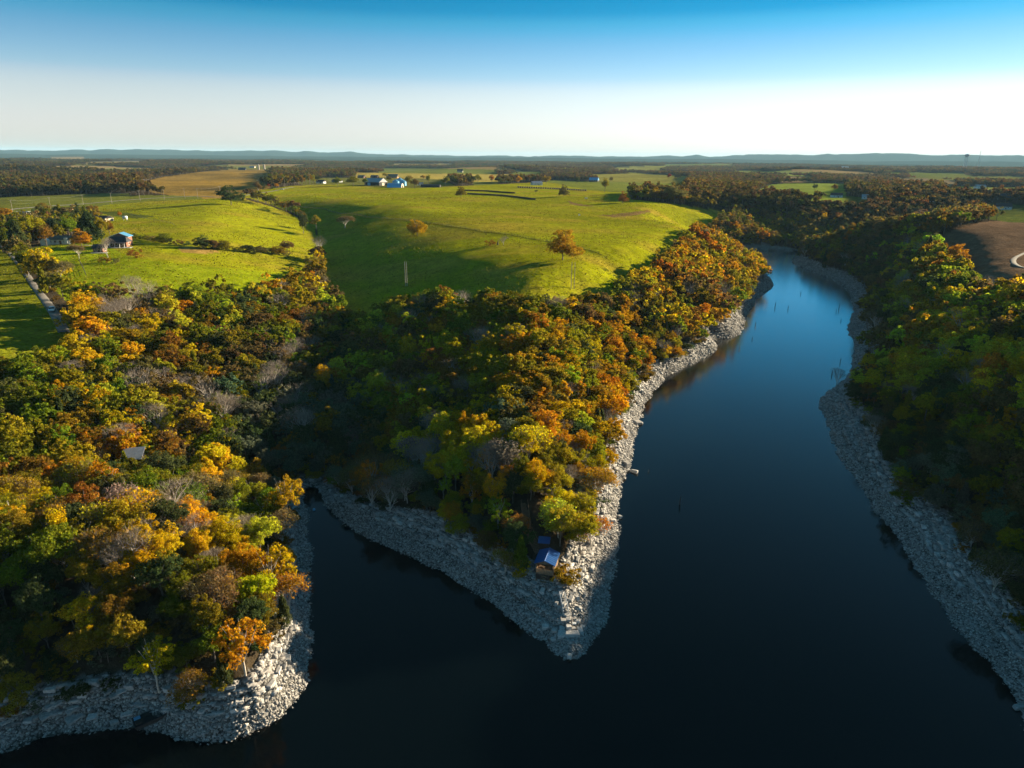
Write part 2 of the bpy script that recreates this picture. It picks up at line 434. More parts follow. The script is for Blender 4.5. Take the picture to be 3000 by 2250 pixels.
# ------------------------------------------------------------------ ground
def build_ground():
    fine = np.linspace(-R(47), R(47), 640)
    rest = np.linspace(R(47), 2*PI-R(47), 90)[1:-1]
    ang = np.concatenate([fine, rest]); na = len(ang)
    rad = np.concatenate([[12], np.geomspace(26, 230, 210), np.geomspace(231.5, 2500, 240)[0:], np.geomspace(2560, 30000, 80)])
    nr = len(rad)
    A, RR = np.meshgrid(ang, rad)
    X = np.sin(A)*RR; Y = np.cos(A)*RR
    Z = H(X, Y)
    # centre of the fan, under the camera
    V = np.stack([X, Y, Z], -1).reshape(-1, 3)
    V = np.vstack([V, [[0, 0, -7]]])
    i = np.arange(nr-1)[:, None]*na+np.arange(na)[None]
    j = np.arange(nr-1)[:, None]*na+(np.arange(na)[None]+1) % na
    Fq = np.stack([i, j, j+na, i+na], -1).reshape(-1, 4)[:, ::-1]
    me = new_mesh('ground', V, np.ascontiguousarray(Fq), smooth=True)
    x, y, z = V[:, 0], V[:, 1], V[:, 2]
    r = np.hypot(x, y)
    px, py = proj(x, y, z)
    wob = 9*fbm(x/14, y/14, 91, 2)*np.clip(250/np.maximum(r, 1), 0.0, 1)
    f = in_fields(px+wob, py+wob*0.4, r)
    ld, B = land_d(x, y, True)
    col = np.zeros((len(V), 4), np.float32); col[:, 3] = 0       # alpha: 0 wood floor, 1 grass, 0.5 rock
    col[:, :3] = (0.055, 0.042, 0.026)
    n1 = fbm(x/60, y/60, 95, 3)
    far = (r > 1900)
    fc = far_cells(x, y, r)
    col[far, :3] = (0.060, 0.045, 0.022)
    col[fc == 1, :3] = (0.14, 0.14, 0.03); col[fc == 1, 3] = 1
    col[fc == 2, :3] = (0.24, 0.165, 0.07); col[fc == 2, 3] = 1
    col[r > 6500, :3] = (0.035, 0.055, 0.040); col[r > 6500, 3] = 0  # far hills: bluish haze tint put into the ground colour
    for k, (nm, c, poly, rr) in enumerate(FIELDS):
        m = f == k+1
        cc = np.array(c)[None]*(1+0.35*n1[m][:, None])
        if nm in ('pasture', 'left_upper'):
            dry = np.clip(fbm(x[m]/45, y[m]/22, 97, 3)*1.5+0.12, 0, 1)[:, None]
            cc = cc*(1-dry)+np.array([(0.27, 0.205, 0.02)])*dry
        if nm in ('golden',):
            dry = np.clip(fbm(x[m]/90, y[m]/60, 99, 3)*2, 0, 1)[:, None]
            cc = cc*(1-dry)+np.array([(0.13, 0.085, 0.025)])*dry
        col[m, :3] = cc; col[m, 3] = 1
        if nm == 'corn': col[m, 3] = 0.8
    rock = (ld < B+0.8+1.5*fbm(x/3, y/3, 12, 2)) & (r < 900)
    tone = 1+0.25*fbm(x/6, y/6, 13, 2)
    col[rock, :3] = (np.array([(0.29, 0.277, 0.255)])*tone[:, None])[rock]; col[rock, 3] = 0.5
    under = ld < 0.0
    col[under, :3] = (0.05, 0.05, 0.045); col[under, 3] = 0.5
    a = me.color_attributes.new('gcol', 'FLOAT_COLOR', 'POINT')
    a.data.foreach_set('color', col.ravel())
    m, t, o = mat_base('ground')
    at = N(t, 'ShaderNodeAttribute', attribute_name='gcol')
    tc = N(t, 'ShaderNodeTexCoord')
    geo = N(t, 'ShaderNodeNewGeometry')
    def noise(sc, det=6, rough=0.6, vec=None):
        n = N(t, 'ShaderNodeTexNoise'); n.inputs['Scale'].default_value = sc; n.inputs['Detail'].default_value = det
        n.inputs['Roughness'].default_value = rough
        t.links.new(vec or geo.outputs['Position'], n.inputs['Vector']); return n
    mp = N(t, 'ShaderNodeMapping'); mp.inputs['Rotation'].default_value = (0, 0, R(25)); mp.inputs['Scale'].default_value = (1, 0.35, 1)
    t.links.new(geo.outputs['Position'], mp.inputs[0])
    na_, nb, nc = noise(0.9, 8, 0.7), noise(0.11, 6, 0.65), noise(0.3, 6, 0.7, mp.outputs[0])
    def rng(s, a, b, c, d):
        q = N(t, 'ShaderNodeMapRange'); q.inputs[1].default_value = a; q.inputs[2].default_value = b; q.inputs[3].default_value = c; q.inputs[4].default_value = d
        t.links.new(s, q.inputs[0]); return q.outputs[0]
    def math_(op, a, b):
        q = N(t, 'ShaderNodeMath', operation=op)
        for k, v in enumerate((a, b)):
            if isinstance(v, (int, float)): q.inputs[k].default_value = v
            else: t.links.new(v, q.inputs[k])
        return q.outputs[0]
    v = math_('MULTIPLY', rng(na_.outputs['Fac'], .3, .7, .58, 1.42), rng(nb.outputs['Fac'], .3, .7, .75, 1.25))
    v = math_('MULTIPLY', v, rng(nc.outputs['Fac'], .3, .7, .8, 1.2))
    sc = N(t, 'ShaderNodeVectorMath', operation='SCALE'); t.links.new(at.outputs['Color'], sc.inputs[0]); t.links.new(v, sc.inputs['Scale'])
    vr = N(t, 'ShaderNodeTexVoronoi'); vr.inputs['Scale'].default_value = 2.6; t.links.new(geo.outputs['Position'], vr.inputs['Vector'])
    bw = N(t, 'ShaderNodeSeparateColor'); t.links.new(vr.outputs['Color'], bw.inputs[0])
    isr = math_('MULTIPLY', rng(at.outputs['Alpha'], .3, .45, 0, 1), rng(at.outputs['Alpha'], .55, .7, 1, 0))
    stn = math_('MULTIPLY', rng(bw.outputs[0], 0, 1, .45, 1.5), rng(vr.outputs['Distance'], .35, .6, 1, .35))
    mixr = N(t, 'ShaderNodeMix', data_type='FLOAT'); t.links.new(isr, mixr.inputs[0]); mixr.inputs[2].default_value = 1.0; t.links.new(stn, mixr.inputs[3])
    sc2 = N(t, 'ShaderNodeVectorMath', operation='SCALE'); t.links.new(sc.outputs[0], sc2.inputs[0]); t.links.new(mixr.outputs[0], sc2.inputs['Scale']); sc = sc2
    # straw tint in dry tufts of the grass
    mixc = N(t, 'ShaderNodeMix', data_type='RGBA'); mixc.inputs[7].default_value = (0.26, 0.20, 0.03, 1)
    n2 = noise(0.23, 8, 0.75)
    isg = rng(at.outputs['Alpha'], .9, .99, 0, 1)
    fz = math_('MULTIPLY', rng(n2.outputs['Fac'], .52, .72, 0, .65), isg)
    t.links.new(fz, mixc.inputs[0]); t.links.new(sc.outputs[0], mixc.inputs[6])
    b = N(t, 'ShaderNodeBsdfPrincipled'); b.inputs['Roughness'].default_value = 0.95; b.inputs['Specular IOR Level'].default_value = 0.0
    t.links.new(mixc.outputs[2], b.inputs['Base Color'])
    n3 = noise(0.9, 10, 0.75)
    bp = N(t, 'ShaderNodeBump'); bp.inputs['Strength'].default_value = 0.75; bp.inputs['Distance'].default_value = 0.75
    t.links.new(n3.outputs['Fac'], bp.inputs['Height'])
    vo = N(t, 'ShaderNodeTexVoronoi'); vo.inputs['Scale'].default_value = 1.6; t.links.new(geo.outputs['Position'], vo.inputs['Vector'])
    n4 = noise(0.12, 5, 0.6)
    bp2 = N(t, 'ShaderNodeBump'); bp2.inputs['Strength'].default_value = 0.6; bp2.inputs['Distance'].default_value = 2.2
    t.links.new(n4.outputs['Fac'], bp2.inputs['Height']); t.links.new(bp.outputs[0], bp2.inputs['Normal'])
    t.links.new(bp2.outputs[0], b.inputs['Normal'])
    t.links.new(b.outputs[0], o.inputs[0])
    me.materials.append(m)
    g = obj('ground', me); tag(g, kind='structure')
    return g
GROUND = build_ground()

# ------------------------------------------------------------------ water
def build_water():
    m, t, o = mat_base('lake_water')
    b = N(t, 'ShaderNodeBsdfGlossy'); b.inputs['Color'].default_value = (1, 1, 1, 1)
    dd = N(t, 'ShaderNodeBsdfDiffuse'); dd.inputs[0].default_value = (0.0008, 0.0022, 0.003, 1)
    fr = N(t, 'ShaderNodeFresnel'); fr.inputs['IOR'].default_value = 1.333
    rc = N(t, 'ShaderNodeFloatCurve'); cv = rc.mapping.curves[0]
    cv.points[0].location = (0, 0); cv.points[1].location = (1, 1)
    for p_ in ((.02, .008), (.045, .026), (.13, .14), (.20, .32), (.30, .60), (.42, .85), (.6, .95)): cv.points.new(*p_)
    for p_ in cv.points: p_.handle_type = 'AUTO_CLAMPED'
    rc.mapping.update(); t.links.new(fr.outputs[0], rc.inputs['Value'])
    mxs = N(t, 'ShaderNodeMixShader'); t.links.new(rc.outputs[0], mxs.inputs[0]); t.links.new(dd.outputs[0], mxs.inputs[1]); t.links.new(b.outputs[0], mxs.inputs[2])
    geo = N(t, 'ShaderNodeNewGeometry')
    mp = N(t, 'ShaderNodeMapping'); mp.inputs['Scale'].default_value = (1, 0.45, 1); mp.inputs['Rotation'].default_value = (0, 0, R(12))
    t.links.new(geo.outputs['Position'], mp.inputs[0])
    n = N(t, 'ShaderNodeTexNoise'); n.inputs['Scale'].default_value = 1.4; n.inputs['Detail'].default_value = 4; n.inputs['Roughness'].default_value = 0.6
    t.links.new(mp.outputs[0], n.inputs['Vector'])
    n2 = N(t, 'ShaderNodeTexNoise'); n2.inputs['Scale'].default_value = 0.02; n2.inputs['Detail'].default_value = 3
    t.links.new(geo.outputs['Position'], n2.inputs['Vector'])
    r = N(t, 'ShaderNodeMapRange'); r.inputs[1].default_value = .42; r.inputs[2].default_value = .62; r.inputs[3].default_value = 0.10; r.inputs[4].default_value = 0.30
    t.links.new(n2.outputs['Fac'], r.inputs[0])
    bp = N(t, 'ShaderNodeBump'); bp.inputs['Distance'].default_value = 0.06
    # the far reach lies ruffled by a light wind, the near water is calm
    sy = N(t, 'ShaderNodeSeparateXYZ'); t.links.new(geo.outputs['Position'], sy.inputs[0])
    ww = N(t, 'ShaderNodeMapRange', interpolation_type='SMOOTHSTEP'); ww.inputs[1].default_value = 130; ww.inputs[2].default_value = 330; ww.inputs[3].default_value = 0.08; ww.inputs[4].default_value = 0.17
    t.links.new(sy.outputs[1], ww.inputs[0]); t.links.new(ww.outputs[0], b.inputs['Roughness'])
    t.links.new(r.outputs[0], bp.inputs['Strength']); t.links.new(n.outputs['Fac'], bp.inputs['Height']); t.links.new(bp.outputs[0], b.inputs['Normal'])
    t.links.new(mxs.outputs[0], o.inputs[0])
    q = [(-700, -500, 0), (700, -500, 0), (700, 800, 0), (-700, 800, 0)]
    w = obj('lake_water', new_mesh('lake_water', q, [(0, 1, 2, 3)], m)); tag(w, kind='structure')
build_water()
# ------------------------------------------------------------------ tree meshes (nominal tree 14 m tall)
def cards(Pc, Nrm, size, rng, aspect=1.5):
    """rhombic leaf sprays at Pc facing Nrm"""
    n = len(Pc)
    Nrm = Nrm/np.linalg.norm(Nrm, axis=1, keepdims=True)
    rv = rng.normal(size=(n, 3)); u = np.cross(Nrm, rv); u /= np.linalg.norm(u, axis=1, keepdims=True)+1e-9
    v = np.cross(Nrm, u)
    s = size*(0.6+0.8*rng.random(n))[:, None]
    a = s*0.5*aspect; b = s*0.5
    k = (rng.random((n, 1))-0.5)*0.6
    V = np.stack([Pc-u*a, Pc+v*b+u*k*s+Nrm*s*0.12, Pc+u*a, Pc-v*b-u*k*s+Nrm*s*0.12], 1).reshape(-1, 3)
    Fc = np.arange(4*n).reshape(n, 4)
    return V, Fc
def limbs(rng, H0, crown_z, spread, n, trunk_r, wob=0.4):
    mb = MB()
    pts = [Vector((0, 0, -1.2))]; zt = crown_z*0.95
    k = 5
    for i in range(1, k+1):
        f = i/k
        pts.append(Vector((rng.normal()*wob*f, rng.normal()*wob*f, zt*f)))
    for i in range(k):
        mb.bar(pts[i], pts[i+1], trunk_r*(1-0.13*i), trunk_r*(1-0.13*(i+1)), 7)
    tips = []
    for j in range(n):
        f = 0.45+0.55*(j/(n-1) if n > 1 else 1); s = pts[0].lerp(pts[-1], f) if j < n-2 else pts[-1]
        a = j*2.4+rng.random()*0.6
        e = Vector((math.cos(a)*spread*(0.5+0.4*rng.random()), math.sin(a)*spread*(0.5+0.4*rng.random()), s.z+(H0*0.92-s.z)*(0.45+0.4*rng.random())))
        mid = s.lerp(e, 0.5)+Vector((0, 0, -0.3))
        mb.bar(s, mid, trunk_r*0.42, trunk_r*0.28, 5); mb.bar(mid, e, trunk_r*0.28, trunk_r*0.08, 5)
        tips.append(e)
    return mb, tips
def leafy(seed, nclump, nleaf, size, shape='round', fill=0.25, hollow=0.0):
    rng = np.random.default_rng(seed)
    Hn = 14.0
    if shape == 'round': rx, rz, cz = 4.7, 5.3, 8.5
    elif shape == 'wide': rx, rz, cz = 5.6, 5.0, 8.1
    elif shape == 'tall': rx, rz, cz = 3.3, 5.8, 8.6
    elif shape == 'field': rx, rz, cz = 5.9, 5.9, 7.2
    elif shape == 'open': rx, rz, cz = 4.6, 5.2, 8.6
    cx = []
    ph = rng.random()*6.28
    nl = 3 if nclump < 12 else 6
    lobes = []
    for i in range(nl):                      # a crown is several leaning boughs, each with its own dome
        a = i*2*PI/(nl-1)+ph+rng.normal()*.35
        q = (0.50+0.22*rng.random()) if i < nl-1 else 0.08
        zz = (rng.random()*1.05-(0.95 if shape == 'field' else 0.72)) if i < nl-1 else 0.36+0.2*rng.random()
        lobes.append((np.array([math.cos(a)*rx*q, math.sin(a)*rx*q, zz*rz*0.62]), (0.46+0.15*rng.random())*(1.12 if i == nl-1 else 1.0)))
    for i in range(nclump):
        L0, lr = lobes[i % nl]
        z = 1-1.65*rng.random()**0.85; a = rng.random()*6.283
        q = math.sqrt(max(0, 1-z*z)); rad = (0.72+0.42*rng.random()) if rng.random() > fill else 0.3+0.4*rng.random()
        d = np.array([q*math.cos(a)*rx, q*math.sin(a)*rx, z*rz*0.9])*lr*rad
        cx.append(L0+d+np.array([0, 0, cz]))
    cx = np.array(cx)
    ctr = np.array([0, 0, cz-0.5])
    cr = (0.62+0.75*rng.random(nclump)**1.6)*(1.0 if shape != 'open' else 0.8)*(1 if nclump > 30 else 1.35)
    per = nleaf//nclump
    Pc, Nm = [], []
    for c, rr in zip(cx, cr):
        d = rng.normal(size=(per, 3)); d[:, 2] = d[:, 2]*0.8+0.35
        d /= np.linalg.norm(d, axis=1, keepdims=True)
        q = rr*(0.55+0.5*rng.random((per, 1))**0.6)
        p = c+d*q*np.array([1.05, 1.05, 0.75])
        o = (c-ctr); o = o/(np.linalg.norm(o)+1e-6)
        Pc.append(p); Nm.append(d*0.55+o*0.30+rng.normal(size=(per, 3))*0.75+np.array([0, 0, .25]))
    V, Fc = cards(np.vstack(Pc), np.vstack(Nm), size, rng)
    V[:, 2] = np.maximum(V[:, 2], 1.0)
    return V, Fc
def ribbons(segs, rng):
    """thin triangles standing in for the finest twigs' volume"""
    S = np.array([[*a, *b, w] for a, b, w in segs]); a, b, w = S[:, :3], S[:, 3:6], S[:, 6:7]
    d = b-a; r = rng.normal(size=d.shape); u = np.cross(d, r); u /= np.linalg.norm(u, axis=1, keepdims=True)+1e-9
    V = np.stack([a-u*w/2, a+u*w/2, b+u*w/5, b-u*w/5], 1).reshape(-1, 3)
    return V, np.arange(len(V)).reshape(-1, 4)
def bare(seed, vase=0.5, Hn=14, depth=5, droop=0):
    rng = np.random.default_rng(seed); mb = MB(); tw = []
    def grow(p, d, L, r, k):
        e = p+d*L
        if k <= 2: mb.bar(p, e, r, r*0.65, 6 if k < 2 else 4)
        else: tw.append((p, e, max(r*1.5, 0.028)))
        if k >= depth: return
        n = (6 if k == 0 else 4 if k < 2 else 3)
        for i in range(n):
            a = i*2*PI/n+rng.random()*1.4
            ax = d.orthogonal().normalized(); ax.rotate(Matrix.Rotation(a, 3, d))
            t = (vase if k == 0 else 0.55)+rng.random()*0.25
            nd = (d*math.cos(t)+ax*math.sin(t)).normalized(); nd.z += 0.22-droop*0.1*k; nd.normalize()
            f = 1.0 if i < 2 else 0.45+0.5*rng.random()
            grow(p.lerp(e, f), nd, L*(0.62+0.16*rng.random()), r*0.55, k+1)
        if k > 0: grow(e, (d+Vector(rng.normal(size=3))*0.12).normalized(), L*0.68, r*0.6, k+1)
    grow(Vector((0, 0, -1)), Vector((rng.normal()*.05, rng.normal()*.05, 1)).normalized(), Hn*0.36, 0.27, 0)
    V1, F1 = np.array([list(v) for v in mb.V]), mb.F
    V2, F2 = ribbons(tw, rng)
    return (mb, V2, F2, [t[1] for t in tw])
def cedar(seed, n=1500, size=0.55):
    rng = np.random.default_rng(seed); Hn = 12
    z = rng.random(n)**0.8; a = rng.random(n)*2*PI
    lob = 1+0.22*np.sin(a*5+z*9)+0.15*np.sin(a*3-z*14)
    rad = 2.5*(1-z)**0.75*(0.35+0.65*rng.random(n)**0.35)*lob*(0.6+0.4*sstep(0, .15, z))
    Pc = np.stack([np.cos(a)*rad, np.sin(a)*rad, 0.9+z*(Hn-0.9)], 1)
    Nm = np.stack([np.cos(a), np.sin(a), 0.2+0*a], 1)+rng.normal(size=(n, 3))*0.5
    # sprays standing upright
    Nm /= np.linalg.norm(Nm, axis=1, keepdims=True)
    up = np.array([0, 0, 1.0])+0.35*np.stack([np.cos(a), np.sin(a), 0*a], 1)+rng.normal(size=(n, 3))*.25
    u = np.cross(Nm, up); u /= np.linalg.norm(u, axis=1, keepdims=True)
    s = size*(0.6+0.8*rng.random((n, 1)))
    V = np.stack([Pc-up*s*0.5, Pc+u*s*0.33, Pc+up*s*0.8, Pc-u*s*0.33], 1).reshape(-1, 3)
    return V, np.arange(4*n).reshape(n, 4)

LIB = {}       # kind -> list of (crown mesh, trunk mesh)
def trunk_mesh(name, seed, cz, spread, n, tr, mat):
    mb, tips = limbs(np.random.default_rng(seed), 14, cz, spread, n, tr)
    me = bpy.data.meshes.new(name); me.from_pydata(mb.V, [], mb.F); me.update(); me.materials.append(mat); return me
def lib_leafy(key, count, nclump, nleaf, size, shape, mat=M_LEAF, bark=M_BARK, limbsn=8):
    L = []
    for i in range(count):
        V, Fc = leafy(hash_(key)+i, nclump, nleaf, size, shape)
        L.append((new_mesh(key+'_crown', V, Fc, mat), trunk_mesh(key+'_trunk', hash_(key)+50+i, 8.5, 3.6, limbsn, 0.26, bark)))
    LIB[key] = L
def hash_(s): return sum((i+1)*ord(c) for i, c in enumerate(s)) % 9973
lib_leafy('oak', 6, 105, 8200, 0.28, 'round')
lib_leafy('broad', 4, 130, 10000, 0.28, 'wide')
lib_leafy('field', 3, 130, 9000, 0.32, 'field', limbsn=10)
lib_leafy('tall', 4, 80, 6200, 0.28, 'tall')
lib_leafy('open', 5, 60, 2500, 0.33, 'open', bark=M_PALE, limbsn=11)
def lib_bare(key, count, vase, sparse=0, depth=5, mat=M_TWIG, droop=0):
    L = []
    for i in range(count):
        mb, V2, F2, tips = bare(hash_(key)+i, vase, depth=depth, droop=droop)
        rng = np.random.default_rng(i)
        tr = bpy.data.meshes.new(key+'_trunk'); tr.from_pydata(mb.V, [], mb.F); tr.update(); tr.materials.append(M_PALE)
        if sparse:
            tp = np.array([list(t) for t in tips]); tp = tp[rng.random(len(tp)) < sparse]
            tp = tp+rng.normal(size=tp.shape)*0.25
            V3, F3 = cards(tp, rng.normal(size=tp.shape)+np.array([0, 0, .6]), 0.36, rng)
            me = new_mesh(key+'_crown', np.vstack([V2, V3]), np.vstack([F2, F3+len(V2)]), mat)
            me.materials.append(M_LEAF)
            mi = np.zeros(len(F2)+len(F3), np.int32); mi[len(F2):] = 1
            me.polygons.foreach_set('material_index', mi)
        else:
            me = new_mesh(key+'_crown', V2, F2, mat)
        L.append((me, tr))
    LIB[key] = L
lib_bare('bare', 4, 0.42)
lib_bare('halfbare', 4, 0.48, sparse=0.85)
L = []
for i in range(4):
    V, Fc = cedar(300+i, 2600, 0.50)
    mb = MB().bar((0, 0, -1), (0, 0, 10.5), 0.2, 0.04, 6)
    tm = bpy.data.meshes.new('cedar_trunk'); tm.from_pydata(mb.V, [], mb.F); tm.update(); tm.materials.append(M_BARK)
    L.append((new_mesh('cedar_crown', V, Fc, M_LEAF), tm))
LIB['cedar'] = L
# bushes
L = []
for i in range(3):
    V, Fc = leafy(700+i, 22, 1500, 0.45, 'wide'); V = (V-np.array([0, 0, 5.0]))*np.array([.35, .35, .38]); V[:, 2] = np.maximum(V[:, 2], -0.1)
    L.append(new_mesh('bush', V, Fc, M_LEAF))
LIB['bush'] = L

# ------------------------------------------------------------------ instanced woods (one object of countless trees)
def inst_src(me_list, mat_map):
    """joins crown+trunk of a kind into one mesh for the instanced woods"""
    V = []; Fl = []; mi = []; b = 0; mats = []
    for me, mat in zip(me_list, mat_map):
        n = len(me.vertices); co = np.zeros(n*3, np.float32); me.vertices.foreach_get('co', co)
        V.append(co.reshape(-1, 3))
        for p in me.polygons:
            Fl.append(tuple(i+b for i in p.vertices)); mi.append(len(mats)+0)
        mats.append(mat); b += n
    me = bpy.data.meshes.new('wood_tree'); me.from_pydata(np.vstack(V).tolist(), [], Fl); me.update()
    for m in mats: me.materials.append(m)
    me.polygons.foreach_set('material_index', np.array(mi, np.int32))
    return me
def lod(shape, seed, nclump, nleaf, size, trunk=True):
    V, Fc = leafy(seed, nclump, nleaf, size, shape)
    mc = new_mesh('c', V, Fc)
    mb = MB().bar((0, 0, -2), (0, 0, 8), 0.28, 0.12, 5)
    mt = bpy.data.meshes.new('t'); mt.from_pydata(mb.V, [], mb.F); mt.update()
    return inst_src([mc, mt], [M_LEAFI, M_BARK])
def lod_bare(seed, depth=4):
    mb, V2, F2, tips = bare(seed, 0.45, depth=depth)
    m1 = bpy.data.meshes.new('t'); m1.from_pydata(mb.V, [], mb.F); m1.update()
    V2 = V2.copy()
    m2 = new_mesh('w', V2, F2)
    return inst_src([m1, m2], [M_PALE, M_TWIG])
def lod_cedar(seed, n, size):
    V, Fc = cedar(seed, n, size); return inst_src([new_mesh('c', V, Fc)], [M_LEAFI])
def clump_far(seed, n=7, nleaf=90):
    rng = np.random.default_rng(seed); V = []; Fc = []; b = 0
    for i in range(n):
        v, f = leafy(seed*10+i, 9, nleaf, 2.2, 'round')
        a = i*2.4; q = 3.2*math.sqrt(i)
        v = v*(0.8+0.4*rng.random())+np.array([math.cos(a)*q*2.1, math.sin(a)*q*2.1, -0.5])
        V.append(v); Fc.append(f+b); b += len(v)
    return inst_src([new_mesh('c', np.vstack(V), np.vstack(Fc))], [M_LEAFI])
def make_instancer(name, pts, scl, rot, col, idx, meshes):
    me = bpy.data.meshes.new(name)
    n = len(pts)
    me.vertices.add(n); me.vertices.foreach_set('co', np.asarray(pts, np.float32).ravel())
    def at(nm, ty, key, arr):
        a = me.attributes.new(nm, ty, 'POINT'); a.data.foreach_set(key, np.ascontiguousarray(arr).ravel())
    at('scl', 'FLOAT_VECTOR', 'vector', np.asarray(scl, np.float32))
    r3 = np.zeros((n, 3), np.float32); r3[:, 2] = rot
    at('rot', 'FLOAT_VECTOR', 'vector', r3)
    c4 = np.ones((n, 4), np.float32); c4[:, :3] = col
    at('tcol', 'FLOAT_COLOR', 'color', c4)
    at('idx', 'INT', 'value', np.asarray(idx, np.int32))
    o = obj(name, me)
    ng = bpy.data.node_groups.new(name+'_scatter', 'GeometryNodeTree')
    ng.interface.new_socket('Geometry', in_out='INPUT', socket_type='NodeSocketGeometry')
    ng.interface.new_socket('Geometry', in_out='OUTPUT', socket_type='NodeSocketGeometry')
    gi = ng.nodes.new('NodeGroupInput'); go = ng.nodes.new('NodeGroupOutput')
    jn = ng.nodes.new('GeometryNodeJoinGeometry')
    def attr(nm, ty):
        q = ng.nodes.new('GeometryNodeInputNamedAttribute'); q.data_type = ty; q.inputs['Name'].default_value = nm; return q
    asc, aro, aid = attr('scl', 'FLOAT_VECTOR'), attr('rot', 'FLOAT_VECTOR'), attr('idx', 'INT')
    for k, m in enumerate(meshes):
        so = obj('wood_tree_source', m, link=False)
        oi = ng.nodes.new('GeometryNodeObjectInfo'); oi.inputs['Object'].default_value = so; oi.inputs['As Instance'].default_value = True
        cmp_ = ng.nodes.new('FunctionNodeCompare'); cmp_.data_type = 'INT'; cmp_.operation = 'EQUAL'
        ng.links.new([s for s in aid.outputs if s.enabled and s.name == 'Attribute'][0] if False else aid.outputs[0], cmp_.inputs[2]); cmp_.inputs[3].default_value = k
        ip = ng.nodes.new('GeometryNodeInstanceOnPoints')
        ng.links.new(gi.outputs[0], ip.inputs['Points']); ng.links.new(cmp_.outputs[0], ip.inputs['Selection'])
        ng.links.new(oi.outputs['Geometry'], ip.inputs['Instance'])
        ng.links.new(aro.outputs[0], ip.inputs['Rotation']); ng.links.new(asc.outputs[0], ip.inputs['Scale'])
        ng.links.new(ip.outputs[0], jn.inputs[0])
    ng.links.new(jn.outputs[0], go.inputs[0])
    md = o.modifiers.new('scatter', 'NODES'); md.node_group = ng
    return o

# ------------------------------------------------------------------ colours of the autumn trees (leaf albedo)
COLS = {
 'lime': (0.38,0.38,0.020), 'yellow': (0.52,0.37,0.010), 'gold': (0.44,0.29,0.006), 'orange': (0.40,0.195,0.008), 'rust': (0.21,0.105,0.014),
 'olive': (0.16,0.145,0.010), 'green': (0.15,0.175,0.010), 'dark': (0.065,0.080,0.026), 'brown': (0.15,0.105,0.034), 'red': (0.26,0.035,0.012),
 'teal': (0.115,0.140,0.080), 'grey': (0.20,0.17,0.125), 'yolive': (0.26,0.22,0.010), 'bronze': (0.23,0.155,0.011), 'ember':(0.38,0.145,0.01)}
WORDS = {'lime': 'lime yellow', 'yellow': 'bright yellow', 'gold': 'golden', 'orange': 'orange', 'rust': 'rusty brown', 'olive': 'olive green',
 'green': 'yellowish green', 'dark': 'dark green', 'brown': 'dull brown', 'red': 'red', 'teal': 'grey green', 'grey': 'leafless grey', 'yolive': 'mustard green',
 'bronze': 'bronze', 'ember': 'burnt orange'}
